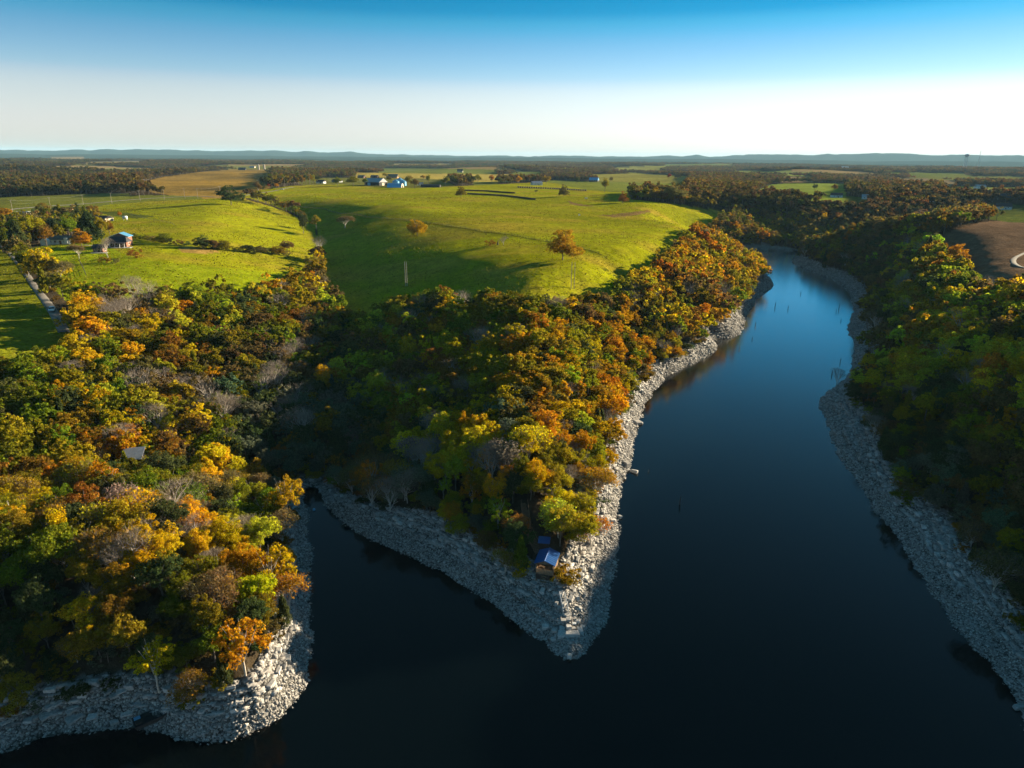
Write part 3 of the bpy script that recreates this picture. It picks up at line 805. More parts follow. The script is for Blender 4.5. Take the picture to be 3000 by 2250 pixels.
# what the wood looks like where: pixel of the crown, radius of influence, palette
HINTS = [
 (60,1080,110,'green olive'),(330,960,120,'yolive green yellow'),(200,1010,80,'olive bronze yolive'),(360,900,90,'grey brown'),(460,890,50,'orange gold'),
 (600,880,110,'green lime olive'),(680,830,60,'green dark'),(750,800,60,'gold orange'),(880,800,60,'gold orange bronze'),(960,790,50,'grey brown'),(1000,830,60,'yellow lime'),(860,870,80,'green yolive'),
 (60,1230,100,'olive yolive bronze'),(300,1100,90,'green lime yolive'),(480,1150,110,'bronze grey yolive brown'),(450,1010,60,'rust bronze'),(570,1000,90,'gold rust olive'),(640,1110,60,'grey brown green'),(600,1170,50,'grey'),
 (430,1230,80,'yellow gold lime'),(540,1260,70,'yellow green'),(200,1180,90,'gold bronze green'),(90,1400,60,'orange rust'),(230,1330,130,'green yolive orange'),(320,1290,60,'orange bronze'),
 (400,1400,90,'green dark olive'),(520,1300,60,'grey brown'),(640,1290,60,'yellow gold'),(620,1350,60,'yellow bronze'),(560,1430,70,'dark olive'),(60,1480,90,'olive gold'),
 (230,1580,90,'rust rust bronze'),(210,1660,70,'rust bronze'),(330,1480,100,'gold bronze yolive'),(440,1530,80,'gold yellow grey'),(100,1600,110,'dark olive green'),(60,1760,120,'dark dark olive'),
 (560,1560,70,'gold yellow'),(640,1680,80,'gold yellow orange'),(560,1760,80,'olive olive dark'),(620,1780,80,'dark olive'),(750,1500,70,'lime green'),(800,1600,60,'gold orange'),(850,1650,50,'rust orange'),
 (300,1800,90,'bronze gold dark'),(150,1850,100,'dark bronze'),(400,1750,80,'dark olive'),(250,1900,80,'dark bronze'),
 (700,1000,80,'dark olive brown'),(800,960,70,'rust brown green'),(850,1050,90,'grey brown dark'),(760,1130,80,'grey teal dark'),(760,1250,90,'teal dark'),(880,1180,90,'teal dark grey'),(900,1300,90,'teal dark'),
 (960,1060,60,'orange rust dark'),(1000,960,80,'brown bronze dark'),(1100,1090,70,'lime green'),(1180,1020,80,'olive brown'),(1150,1130,50,'green teal'),(1160,970,50,'orange bronze'),(1100,930,80,'lime green yolive'),
 (1000,1230,100,'teal teal dark'),(1100,1280,90,'teal brown'),(1220,1120,60,'bronze grey'),(1160,1230,50,'bronze brown'),(1280,1180,70,'yellow lime yolive'),(1350,1240,80,'yellow gold'),(1310,1370,60,'lime yellow'),
 (1080,1360,70,'rust brown'),(1200,1370,80,'grey teal dark'),(1250,1450,80,'teal dark'),(1350,1480,80,'dark teal'),(1440,1460,50,'yellow bronze'),(1430,1380,60,'olive grey'),(1480,1560,90,'dark dark brown'),
 (1220,870,70,'dark green green'),(1200,860,60,'green dark'),(1350,880,80,'yolive green'),(1320,930,80,'gold bronze green'),(1480,880,80,'olive bronze'),(1560,870,80,'bronze olive green'),
 (1300,1000,80,'bronze rust gold'),(1400,1000,70,'yellow yolive'),(1400,1100,70,'yolive bronze brown'),(1500,930,40,'orange ember'),(1500,1010,70,'gold orange'),(1500,1100,70,'gold orange bronze'),
 (1620,960,100,'gold yolive bronze'),(1740,1010,90,'gold bronze yolive'),(1700,1080,80,'green gold yolive'),(1560,1180,90,'bronze dark yolive'),(1650,1150,80,'yolive bronze'),(1500,1230,80,'dark teal olive'),
 (1600,1300,90,'dark olive green'),(1700,1230,80,'dark yolive lime'),(1780,1150,70,'yolive yellow gold'),(1850,1100,60,'gold bronze'),(1830,1200,50,'orange gold'),(1750,1330,70,'gold orange yolive'),
 (1650,1400,80,'yolive gold lime'),(1560,1400,60,'dark olive gold'),(1600,1500,70,'lime yellow yolive'),(1680,1540,60,'yellow yolive lime'),(1760,1420,50,'ember orange'),(1720,1480,50,'gold orange'),
 (1700,850,80,'bronze olive brown'),(1800,850,80,'olive bronze green'),(1900,780,50,'yellow gold'),(1980,740,50,'ember orange'),(2070,690,50,'ember orange bronze'),(2000,820,70,'olive rust'),(2080,750,60,'bronze yolive'),
 (2150,700,60,'bronze yolive orange'),(2200,760,50,'gold yellow'),(2230,720,40,'orange yellow'),(2100,850,70,'brown bronze olive'),(2180,830,60,'yolive gold'),(1980,900,70,'bronze green'),(2020,970,60,'orange ember gold'),
 (2090,940,50,'gold yellow green'),(1950,960,70,'orange gold bronze'),(1880,940,70,'olive bronze dark'),(1850,1010,60,'gold olive'),
 (2330,660,70,'olive brown bronze'),(2410,620,30,'yellow gold'),(2300,620,60,'dark olive brown'),(2480,660,30,'rust ember'),(2450,720,80,'brown dark bronze'),(2400,800,80,'brown brown grey'),(2560,800,100,'brown dark brown'),
 (2680,700,40,'yolive lime'),(2790,720,40,'orange gold'),(2720,830,80,'olive yolive'),(2650,820,50,'gold yellow'),(2860,790,50,'green lime'),(2900,850,80,'brown olive'),(2600,900,80,'brown grey dark'),
 (2770,900,80,'green yolive yellow'),(2700,960,80,'green lime yolive'),(2880,1000,80,'yellow lime gold'),(2780,1050,80,'yolive lime green'),(2720,1000,70,'yolive lime'),(2900,920,80,'brown olive dark'),
 (2620,1080,80,'dark brown olive'),(2550,1170,80,'dark grey brown'),(2600,1280,90,'dark brown dark'),(2750,1180,100,'olive dark yolive'),(2920,1130,90,'olive yolive green'),(2850,1250,90,'dark olive brown'),(2960,1250,80,'brown bronze'),
 (2700,1400,110,'dark teal brown'),(2850,1450,120,'dark brown teal'),(2980,1400,100,'brown bronze olive'),(2800,1600,120,'dark dark teal'),(2950,1750,150,'dark dark brown'),
 (100,530,200,'olive brown dark olive'),(500,500,150,'olive brown bronze'),(900,500,120,'olive bronze brown green'),(1300,500,200,'brown olive bronze green'),(1700,500,200,'brown brown olive grey'),(2000,560,120,'brown olive bronze'),
 (2100,600,100,'brown olive'),(2400,530,150,'brown dark olive brown'),(2800,520,200,'brown brown dark bronze'),(2700,590,90,'olive rust dark brown'),(2950,560,90,'brown dark rust'),
]
HXY = np.array([(h[0], h[1]) for h in HINTS], float); HR = np.array([h[2] for h in HINTS], float)
HPAL = [h[3].split()+(['gold', 'bronze', 'yolive', 'orange'] if (1250 < h[0] < 2250 and 700 < h[1] < 1500 and h[0] > 2400-h[1]*0.75) else ['yellow', 'gold', 'lime', 'orange'] if (2600 < h[0] and 840 < h[1] < 1150) else []) for h in HINTS]
def pick_cols(px, py, rng):
    """palette word for each tree by where in the wood it stands"""
    outk = []
    px = px+rng.normal(size=len(px))*34; py = py+rng.normal(size=len(px))*26
    MIXIN = ['green', 'olive', 'dark', 'brown', 'bronze', 'yolive', 'rust']
    for s in range(0, len(px), 4000):
        d = np.hypot(px[s:s+4000, None]-HXY[None, :, 0], (py[s:s+4000, None]-HXY[None, :, 1])*1.25)/HR[None]
        k = np.argmin(d, 1)
        for i in k:
            pal = HPAL[i]; outk.append(MIXIN[int(rng.random()*7)] if rng.random() < .14 else pal[min(int(len(pal)*rng.random()), len(pal)-1)])
    return outk
def col_of(word, rng):
    c = np.array(COLS[word]); v = 0.82+0.36*rng.random(); h = rng.normal()*0.07
    return np.clip(np.array([c[0]*v*(1+h), c[1]*v*(1-h), c[2]*v]), 0.003, 0.7)

# ------------------------------------------------------------------ where trees grow
KEEPOUT = []          # (x, y, radius): houses, yards, hand placed trees
def jgrid(x0, x1, y0, y1, s, seed):
    rng = np.random.default_rng(seed)
    gx, gy = np.meshgrid(np.arange(x0, x1, s), np.arange(y0, y1, s))
    gx = gx+(np.arange(gx.shape[0]) % 2)[:, None]*s*0.5
    x = gx.ravel()+(rng.random(gx.size)-0.5)*s*0.75; y = gy.ravel()+(rng.random(gx.size)-0.5)*s*0.75
    return x, y
def wood_points(s, r0, r1, seed, half=R(44)):
    ymin = -20 if r0 < 100 else r0*math.cos(half)*0.9
    x, y = jgrid(-r1*math.sin(half)-10, r1*math.sin(half)+10, ymin, r1, s, seed)
    r = np.hypot(x, y); a = np.abs(np.arctan2(x, y))
    m = (r > r0) & (r <= r1) & (a < (half if r0 > 150 else half+R(14)))
    x, y, r = x[m], y[m], r[m]
    ld, B = land_d(x, y, True)
    m = ld > B-1.9+1.5*fbm(x/6, y/6, 14, 2); x, y, r = x[m], y[m], r[m]
    z = H(x, y)
    px, py = proj(x, y, z)
    f = in_fields(px, py, r)
    fc = far_cells(x, y, r)
    m = (f == 0) & (fc == 0)
    for kx, ky, kr in KEEPOUT: m &= (x-kx)**2+(y-ky)**2 > kr*kr
    return x[m], y[m], z[m], r[m], px[m], py[m]
# ------------------------------------------------------------------ single trees
def spawn_tree(kind, colword, loc, height, label, group=None, rng=random, name=None, col=None, widen=1.0, rotz=None, cat='tree'):
    me_c, me_t = LIB[kind][rng.randrange(len(LIB[kind]))]
    nm = name or {'field': 'broadleaf_tree', 'oak': 'broadleaf_tree', 'broad': 'broadleaf_tree', 'tall': 'broadleaf_tree', 'open': 'sparse_tree', 'bare': 'bare_tree', 'halfbare': 'thinning_tree', 'cedar': 'cedar_tree'}[kind]
    t = thing(nm, label, cat, loc, rotz if rotz is not None else rng.random()*6.28, group)
    s = height/(12.0 if kind == 'cedar' else 14.0)
    t.scale = (s*widen, s*widen, s)
    k = obj('trunk', me_t, t); c = obj('crown', me_c, t)
    cc = col if col is not None else col_of(colword, NPR)
    c.color = (*[float(v) for v in cc], 1)
    return t
NPR = np.random.default_rng(5)
# ---- trees that the photograph singles out: base pixel, height m, kind, colour, label
SINGLES = [
 (1648,762,19,'field','bronze','big bronze oak with wide crown alone in the near green pasture',1.0),
 (1222,690,13,'field','orange','small orange tree just below the pasture fence, thin leaved',1.1),
 (889,684,17,'tall','dark','narrow dark tree at the edge of the shaded hollow in the pasture',.9),
 (1010,668,11,'halfbare','brown','nearly leafless tree on the shaded slope under the pasture fence',1.7),
 (677,601,21,'field','dark','dark spreading tree at the far left end of the pasture by the lane',1.15),
 (1351,578,14,'field','olive','small olive tree beside the left end of the hay bale rows',.9),
 (1650,577,15,'field','brown','brown tree on the pasture just beyond the hay bale rows',.9),
 (1824,595,13,'field','rust','small rusty tree on the pasture before the wood on its right',.9),
 (1976,598,22,'broad','brown','wide brown tree at the front edge of the wood bounding the pasture',1.2),
 (1772,562,17,'tall','bronze','bronze tree standing behind the far crest of the pasture',1.0),
 (1475,718,6,'bare','grey','little bare thorn beside a stump and a brown scrub patch in the pasture',1.1),
 (240,722,11,'field','orange','round orange maple on the lawn right of the white house',1.15),
 (130,822,17,'field','gold','large golden maple beside the gravel lane',1.15),
 (232,757,8,'halfbare','brown','small thinning tree on the lawn below the orange maple',1.2),
 (317,755,11,'bare','grey','tall bare tree in front of the small brick summerhouse',.8),
 (138,722,12,'oak','rust','rusty tree at the left gable of the white house',1.0),
 (60,745,17,'cedar','dark','dark conifer beside the lane near the white house',1.6),
 (80,715,20,'broad','yolive','tall mustard green tree behind the dark conifer by the lane',1.0),
 (170,700,15,'oak','dark','dark green tree behind the white house',1.1),
 (205,700,14,'oak','green','green tree with a rusty neighbour behind the orange maple',1.1),
 (267,708,17,'cedar','dark','tall dark pine between the orange maple and the tan metal barn',2.2),
 (300,705,15,'oak','yolive','yellowish tree in front of the tan metal barn',.8),
 (322,690,11,'tall','rust','narrow rusty tree at the right end of the tan metal barn',.9),
 (352,637,5,'oak','ember','tiny orange tree beside the round white tank',1.0),
 (130,640,13,'oak','rust','reddish brown tree left of the brick house with dark roofs',1.1),
 (15,660,15,'oak','orange','orange tree at the left picture edge beside the lane',1.1),
 (10,740,15,'broad','olive','olive tree at the left picture edge above the gravel lane',1.0),
 (180,830,10,'halfbare','brown','thin leafless tree to the right of the large golden maple',1.2),
 (92,690,14,'halfbare','brown','thin brown tree behind the white house by the lane',1.2),
 (788,552,8,'oak','red','bright red tree beside the lane before the far windbreak',.8),
 (811,555,9,'oak','orange','small orange tree right of the bright red one by the lane',.8),
 (756,562,14,'oak','brown','brown tree beside the utility pole where the lane bends',1.0),
 (1215,552,14,'oak','brown','dark brown tree right of the blue arched barn',1.0),
 (1070,545,12,'oak','green','bushy green tree left of the big grey roofed barn',.9),
 (1035,545,16,'broad','olive','wide olive tree at the left end of the farmstead',1.2),
 (1305,545,15,'oak','olive','olive tree in the pasture right of the long low shed',1.1),
 (1195,545,14,'oak','olive','olive tree hiding the right hand grain bin',.9),
 (1255,540,15,'tall','yolive','mustard tree right of the white farm sheds',1.0),
 # farm
 (990,548,14,'oak','olive','olive tree at the right end of the windbreak',1.0),
 (1128,523,14,'oak','bronze','bronze tree beside the brown brick houses behind the farm',1.2),
 (1200,532,15,'broad','bronze','wide bronze tree behind the right grain bins',1.2),
 (1240,530,15,'oak','orange','orange brown tree above the white sheds',1.1),
 (1140,535,11,'oak','brown','small brown tree between the dark barn and the grain bins',1.0),
 (1330,540,13,'oak','dark','dark tree on the far green strip right of the farm',1.0),
 (1370,538,15,'oak','olive','olive tree at the far edge of the pasture above the left bale row',1.0),
 (1400,536,15,'oak','yolive','mustard tree at the far edge of the pasture above the bale rows',1.0),
 (1440,536,14,'oak','ember','reddish tree at the far edge of the pasture above the bale rows',0.9),
 (1480,536,16,'oak','brown','brown tree at the far edge of the pasture right of the reddish one',1.1),
 (1520,540,14,'oak','orange','orange tree at the far edge of the pasture beside the farmhouse',1.0),
 (1600,540,15,'oak','bronze','bronze tree right of the white farmhouse beyond the pasture',1.2),
 (1690,540,13,'oak','dark','dark tree left of the bright blue barn roof',1.0),
 (1790,535,13,'oak','brown','brown tree right of the bright blue barn roof',1.0),
 (1960,525,15,'oak','red','single red tree on the far yellowish green field',1.0),
 (1985,527,16,'broad','dark','dark tree right of the single red one on the far field',1.3),
 # foreground woods
 (845,1545,15,'open','orange','pale trunked orange leaved tree leaning over the head of the cove',.8),
 (1092,1470,13,'open','ember','two spired reddish orange tree above the rock shelf of the cove',.75),
 (1270,1310,12,'bare','grey','silvery dead tree with upright fan of branches under the yellow crowns',.75),
 (1335,1440,11,'oak','lime','lemon yellow tree below the silvery dead tree on the shaded slope',.8),
 (1300,1330,14,'oak','yellow','yellow tree just above left of the silvery dead tree',.85),
 (1400,1330,13,'broad','yellow','wide golden yellow tree right of the silvery dead tree',.8),
 (1110,1190,13,'oak','lime','single lime yellow crown lit in the dark middle of the wood',.85),
 (955,1180,14,'tall','orange','bright orange narrow tree standing in the dark ravine',.7),
 (1160,1020,9,'oak','orange','small bright orange tree in the dark upper wood',.7),
 (465,2020,11,'open','gold','golden leaved tree overhanging the pale ledge at lower left',.85),
 (720,1985,13,'open','orange','orange tree with white branches overhanging the rocks at lower left',.9),
 (765,1640,11,'oak','lime','lime green crown at the wood edge left of the cove',1.0),
 (810,1760,13,'open','gold','golden tree with pale stems on the left shore beside the cove',.9),
 (850,1790,9,'halfbare','orange','sparse orange tree on the pebble shore of the left bank',.9),
 (1640,1600,10,'oak','lime','lime yellow tree on the point just above the blue roofed boathouse',.9),
 (1700,1625,11,'oak','yolive','mustard tree on the point right of the blue roofed boathouse',.95),
 (1525,1668,8,'cedar','green','yellow tipped cedar left of the blue roofed boathouse',1.1),
 (1730,1600,8,'halfbare','ember','thin orange tree leaning over the pebbles right of the point',1.0),
 (1445,1500,10,'oak','gold','small golden tree in the dark wood of the point',.7),
 (1480,1680,6,'halfbare','bronze','small bronze sapling at the wood edge left of the boathouse cedar',.9),
 (2800,775,13,'oak','orange','brilliant orange tree at the corner of the brown corn field',1.2),
 (2412,655,12,'oak','yellow','round yellow tree in the brown wood behind the lake bend',1.0),
 (2500,690,12,'oak','ember','burnt orange tree in the wood behind the lake bend',1.1),
 (2640,850,13,'oak','lime','yellow green tree alone among brown crowns on the right hill',.8),
 (2450,1130,8,'bare','grey','black leafless tree leaning over the water from the right bank',1.0),
 (2443,560,12,'oak','rust','rusty tree before the far bright green field',1.0),
 (2385,560,12,'oak','dark','dark green tree before the far bright green field',.9),
]
placed_singles = []
rs = random.Random(3)
for (px, py, h, kind, cw, label, wd) in SINGLES:
    g = G(px, py); KEEPOUT.append((g.x, g.y, h*0.25*wd))
    spawn_tree(kind, cw, (g.x, g.y, g.z-0.2), h, label, rng=rs, widen=wd, col=(.34, .19, .012) if px == 1648 else None)
    placed_singles.append((g.x, g.y))

# keep the yards, lanes and buildings free of wood trees
for (px, py, rr) in [(350,720,17),(290,735,9),(175,716,14),(220,640,22),(300,648,12),(62,545,16),(1100,543,26),(1158,549,20),(1230,540,15),(1262,547,16),
   (1604,1690,7.0),(1600,1660,6),(1580,1630,4),(1560,1590,3.2),(1545,1555,2.5),(1538,1510,2.5),(2935,610,18),(2875,575,16),(1740,532,22),(400,1395,5),(1572,540,15),(1187,822,8),(1677,836,8),(1055,520,20),(1155,517,18)]:
    g = G(px, py); KEEPOUT.append((g.x, g.y, rr))

for a_ in [(0,716),(40,752),(70,790),(90,820),(105,845),(122,870),(140,895),(155,915),(168,935)]:
    g = G(*a_); KEEPOUT.append((g.x, g.y, 7.5))
ORDW = 'first second third fourth fifth sixth seventh eighth ninth tenth eleventh twelfth thirteenth fourteenth fifteenth sixteenth'.split()
for i, px_ in enumerate(range(776, 935, 11)):
    g = G(px_, 549-i*.8); w_ = ['dark', 'olive', 'dark', 'bronze', 'dark', 'olive', 'yolive'][i % 7]
    spawn_tree('tall' if i % 2 else 'oak', w_, (g.x, g.y, g.z-.3), 13+3*rs.random(), {'dark': 'dark green', 'olive': 'olive', 'bronze': 'bronze', 'yolive': 'mustard'}[w_]+' tree in the tall windbreak by the lane, '+ORDW[i]+' from the left', group='trees of the windbreak by the lane', rng=rs, widen=.95)
    KEEPOUT.append((g.x, g.y, 5))
# ---- the wood itself
x, y, z, r, px, py = wood_points(4.25, 20, 300, 101)
order = np.argsort(r)
rng = np.random.default_rng(77)
hts = 7.3+5.4*rng.random(len(x))
ldv = land_d(x, y); hts = np.where(ldv < 20, hts*0.8, hts)
tpx, tpy = proj(x, y, z+hts*0.75)
words = pick_cols(tpx, tpy, rng)
def region(px_, py_, x_):
    if px_ > 2380 or (px_ > 2200 and py_ < 900): return 'right'
    xs = np.interp(py_, [700, 900, 1100, 1300, 1450, 1600, 1900], [930, 990, 930, 900, 905, 900, 900])
    if px_ < xs: return 'left'
    return 'point'
RN = {'left': 'left wooded hill', 'point': 'wooded point between cove and lake', 'right': 'right bank hillside'}
def kind_for(w, rng):
    u = rng.random()
    if w == 'grey': return 'bare' if u < 0.75 else 'halfbare'
    if w in ('dark',): return 'cedar' if u < 0.40 else 'oak'
    if w == 'olive' and u < 0.12: return 'cedar'
    if w == 'teal': return 'cedar' if u < 0.10 else ('halfbare' if u < 0.4 else 'oak')
    if w in ('brown', 'rust') and u < 0.55: return 'halfbare'
    if w == 'bronze' and u < 0.35: return 'halfbare'
    if u < 0.09: return 'bare'
    if u < 0.24: return 'open'
    if u < 0.33: return 'halfbare'
    return ('oak', 'oak', 'tall', 'broad', 'oak')[int(rng.random()*5)]
hts = np.where(np.array([w == 'grey' for w in words]), hts*1.15, hts)
indiv = []; rest = []
for i in order:
    inframe = -60 < tpx[i] < 3060 and -50 < tpy[i] < 2300
    if inframe and len(indiv) < 300: indiv.append(i)
    else: rest.append(i)
kinds = [kind_for(w, rng) for w in words]
PART = {'open': 'sparse tree', 'oak': 'tree', 'broad': 'tree', 'tall': 'tree', 'bare': 'leafless tree', 'halfbare': 'thinning tree', 'cedar': 'cedar'}
MARKS = [(60,1010,'by the shaded lawn at the left edge'),(60,1250,'at the left picture edge, upper part'),(60,1480,'at the left picture edge, middle part'),(60,1720,'at the left picture edge, lower part'),(60,1920,'just above the slabs at lower left'),
 (210,940,'beside the lower end of the gravel lane'),(260,1150,'on the upper left hill'),(240,1400,'left of the grey cabin roof'),(420,1290,'just behind the grey cabin roof'),(430,1480,'below the grey cabin roof'),(240,1640,'in the middle of the left hill'),
 (420,1680,'on the lower slope of the left hill'),(250,1860,'above the dim shore at lower left'),(460,1880,'above the derelict boat'),(600,1760,'above the pale corner of the left shore'),(600,1560,'on the spur left of the cove'),(600,1380,'left of the dark ravine'),
 (560,1130,'high on the left hill beside the ravine'),(400,1010,'below the left meadow'),(760,1180,'in the shaded ravine, left side'),(770,1400,'at the left flank of the cove head'),(760,1620,'along the inner shore of the cove'),(780,1830,'at the rounded corner of the left shore'),
 (960,1250,'in the shaded ravine above the cove'),(1040,1420,'over the cove head'),(1180,1200,'in the dark middle of the point'),(1190,1430,'above the shaded ledge of the point'),(1360,1260,'on the crest of the point'),(1340,1470,'on the shaded side of the point'),
 (1480,1580,'just left of the boathouse stairs'),(1520,1350,'on the spine of the point'),(1640,1250,'on the sunny flank of the point, upper part'),(1640,1420,'on the sunny flank of the point, middle part'),(1680,1560,'just above right of the boathouse'),(1780,1350,'on the sunny shore of the point'),
 (2600,1250,'on the right bank, upper part'),(2680,1450,'on the right bank, middle part'),(2800,1500,'on the right slope above the rubble'),(2850,1700,'on the right bank, lower part'),(2930,1300,'at the right picture edge')]
rows_ = {}
for i in indiv:
    k = kinds[i]; w = words[i]
    cwd = 'grey brown' if k == 'bare' else WORDS[w].replace('leafless ', '')
    mk = min(MARKS, key=lambda m: (m[0]-tpx[i])**2+((m[1]-tpy[i])*1.2)**2)[2]
    rows_.setdefault((cwd, PART[k], mk), []).append(i)
ORD = ['', 'first', 'second', 'third', 'fourth', 'fifth', 'sixth', 'seventh', 'eighth', 'ninth', 'tenth', 'eleventh', 'twelfth', 'thirteenth', 'fourteenth', 'fifteenth']
for (cwd, pk, mk), lst in rows_.items():
    lst.sort(key=lambda i: tpx[i]); n = len(lst)
    for j, i in enumerate(lst):
        base_ = '%s %s %s' % (cwd, pk, mk)
        if n == 1: lb = base_
        elif n == 2: lb = base_+(', left of two' if j == 0 else ', right of two')
        else: lb = base_+', '+('leftmost' if j == 0 else 'rightmost' if j == n-1 else ORD[min(j+1, 15)]+' from the left')
        k = kinds[i]
        if len(lb.split()) > 16: lb = lb.replace(' from the left', ' from left').replace('picture edge', 'edge')
        spawn_tree(k, words[i], (x[i], y[i], z[i]-0.3), hts[i]*(0.75 if k == 'cedar' else 1.0), lb, group='trees of the near autumn wood', rng=rs, widen=0.80+0.27*rng.random())

# instanced rest of the near wood
LODA = [lod('round', 11, 80, 3600, .42), lod('round', 12, 80, 3600, .42), lod('wide', 13, 84, 3600, .42), lod('tall', 14, 44, 2000, .52), lod_bare(15, 5), lod_bare(16, 4), lod_cedar(17, 1100, .8), lod('open', 18, 34, 1000, .5)]
LODB = [lod('round', 21, 40, 1300, .62), lod('round', 22, 40, 1300, .62), lod('wide', 23, 40, 1300, .62), lod('tall', 24, 28, 1000, .62), lod_bare(25, 4), lod_bare(26, 4), lod_cedar(27, 320, 1.4), lod('open', 28, 16, 300, .9)]
LODC = [lod('round', 31, 14, 300, 1.25), lod('wide', 33, 14, 300, 1.25), lod('tall', 34, 9, 130, 1.7)]
LODD = [clump_far(1), clump_far(2), clump_far(3)]
IDX = {'oak': (0, 1), 'broad': (2, 2), 'tall': (3, 3), 'bare': (4, 5), 'halfbare': (7, 7), 'cedar': (6, 6), 'open': (7, 7)}
def rest_wood(name, label, x, y, z, r, px, py, meshes, seed, hscale=1.0, three=False, wide=1.0, dull=1.0, hts=None, kinds=None, words=None):
    rng = np.random.default_rng(seed); n = len(x)
    if hts is None: hts = (7.5+7.5*rng.random(n))*hscale
    if words is None:
        tpx, tpy = proj(x, y, z+10); words = pick_cols(tpx, tpy, rng)
    cols = np.array([col_of('brown' if w == 'grey' else w, rng) for w in words])
    if three: idx = (rng.random(n)*len(meshes)).astype(int)
    else:
        if kinds is None: kinds = [kind_for(w, rng) for w in words]
        idx = np.array([IDX[k][int(rng.random()*2)] for k in kinds])
    if dull < 1: cols = (cols*0.78+cols.mean(1, keepdims=True)*0.22)*dull*np.array([[1.18, 1.0, .85]])
    s = hts/14.0; w = s*(0.85+0.3*rng.random(n))*wide
    o = make_instancer(name, np.stack([x, y, z-0.4], 1), np.stack([w, w, s], 1), rng.random(n)*6.28, cols, idx, meshes)
    return tag(o, label, None, None, 'stuff')
rest = np.array(rest)
rest_wood('woodland', 'autumn wood covering the lake shore hills', x[rest], y[rest], z[rest], r[rest], px[rest], py[rest], LODA, 5,
    hts=hts[rest], kinds=[kinds[i] for i in rest], words=[words[i] for i in rest])
x, y, z, r, px, py = wood_points(5.4, 300, 800, 102)
rest_wood('woodland', 'autumn wood on the slopes round the lake bend', x, y, z, r, px, py, LODB, 6)
n1 = len(x)
x, y, z, r, px, py = wood_points(7.4, 800, 1900, 103)
rest_wood('woodland', 'brown autumn wood around the farms in the middle distance', x, y, z, r, px, py, LODC, 7, three=True, dull=.60)
n2 = len(x)
x, y, z, r, px, py = wood_points(21.0, 1900, 6000, 104)
rest_wood('distant_woodland', 'far woodland spreading to the foot of the hills', x, y, z, r, px, py, LODD, 8, dull=.55, hscale=0.85, three=True, wide=1.25)
# undergrowth
ux, uy, uz, ur, upx, upy = wood_points(4.1, 20, 330, 105)
lu, Bu = land_d(ux, uy, True)
urg = np.random.default_rng(44); uw = [['dark', 'olive', 'brown', 'teal', 'bronze', 'green', 'rust'][int(q)] for q in urg.random(len(ux))*7]
rest_wood('undergrowth', 'low brush under the trees and along the edge of the rocks', ux, uy, uz-.6, ur, upx, upy, [LODA[0], LODA[2], LODA[7]], 9, three=True, hts=(2.6+2.2*urg.random(len(ux))), words=uw, wide=1.5)
print('trees', n1, n2, len(x))
# ------------------------------------------------------------------ rocky shore
def rock_mat():
    m, t, o = mat_base('limestone')
    b = N(t, 'ShaderNodeBsdfPrincipled'); b.inputs['Roughness'].default_value = 0.9; b.inputs['Specular IOR Level'].default_value = 0.15
    g = N(t, 'ShaderNodeNewGeometry')
    r = N(t, 'ShaderNodeValToRGB')
    e = r.color_ramp.elements
    e[0].position = 0.0; e[0].color = (0.17, 0.167, 0.162, 1); e[1].position = 1.0; e[1].color = (0.54, 0.53, 0.505, 1)
    for p, c in ((.25, (0.29, 0.27, 0.255, 1)), (.5, (0.38, 0.37, 0.355, 1)), (.75, (0.43, 0.395, 0.365, 1))):
        q = e.new(p); q.color = c
    t.links.new(g.outputs['Random Per Island'], r.inputs[0])
    oi = N(t, 'ShaderNodeObjectInfo')
    no = N(t, 'ShaderNodeTexNoise'); no.inputs['Scale'].default_value = 2.5; no.inputs['Detail'].default_value = 6; no.inputs['Roughness'].default_value = 0.7
    t.links.new(g.outputs['Position'], no.inputs['Vector'])
    mr = N(t, 'ShaderNodeMapRange'); mr.inputs[1].default_value = .3; mr.inputs[2].default_value = .7; mr.inputs[3].default_value = .6; mr.inputs[4].default_value = 1.3
    t.links.new(no.outputs['Fac'], mr.inputs[0])
    mr2 = N(t, 'ShaderNodeMapRange'); mr2.inputs[3].default_value = .75; mr2.inputs[4].default_value = 1.2
    t.links.new(oi.outputs['Random'], mr2.inputs[0])
    mm = N(t, 'ShaderNodeMath', operation='MULTIPLY'); t.links.new(mr.outputs[0], mm.inputs[0]); t.links.new(mr2.outputs[0], mm.inputs[1])
    sc = N(t, 'ShaderNodeVectorMath', operation='SCALE'); t.links.new(r.outputs[0], sc.inputs[0]); t.links.new(mm.outputs[0], sc.inputs['Scale'])
    t.links.new(sc.outputs[0], b.inputs['Base Color'])
    bp = N(t, 'ShaderNodeBump'); bp.inputs['Strength'].default_value = .6; bp.inputs['Distance'].default_value = .12
    t.links.new(no.outputs['Fac'], bp.inputs['Height']); t.links.new(bp.outputs[0], b.inputs['Normal'])
    t.links.new(b.outputs[0], o.inputs[0]); return m
M_ROCK = rock_mat()
CUBE = np.array([[a, b, c] for a in (-.5, .5) for b in (-.5, .5) for c in (-.5, .5)])
CF = np.array([(0,1,3,2),(4,6,7,5),(0,4,5,1),(2,3,7,6),(0,2,6,4),(1,5,7,3)])
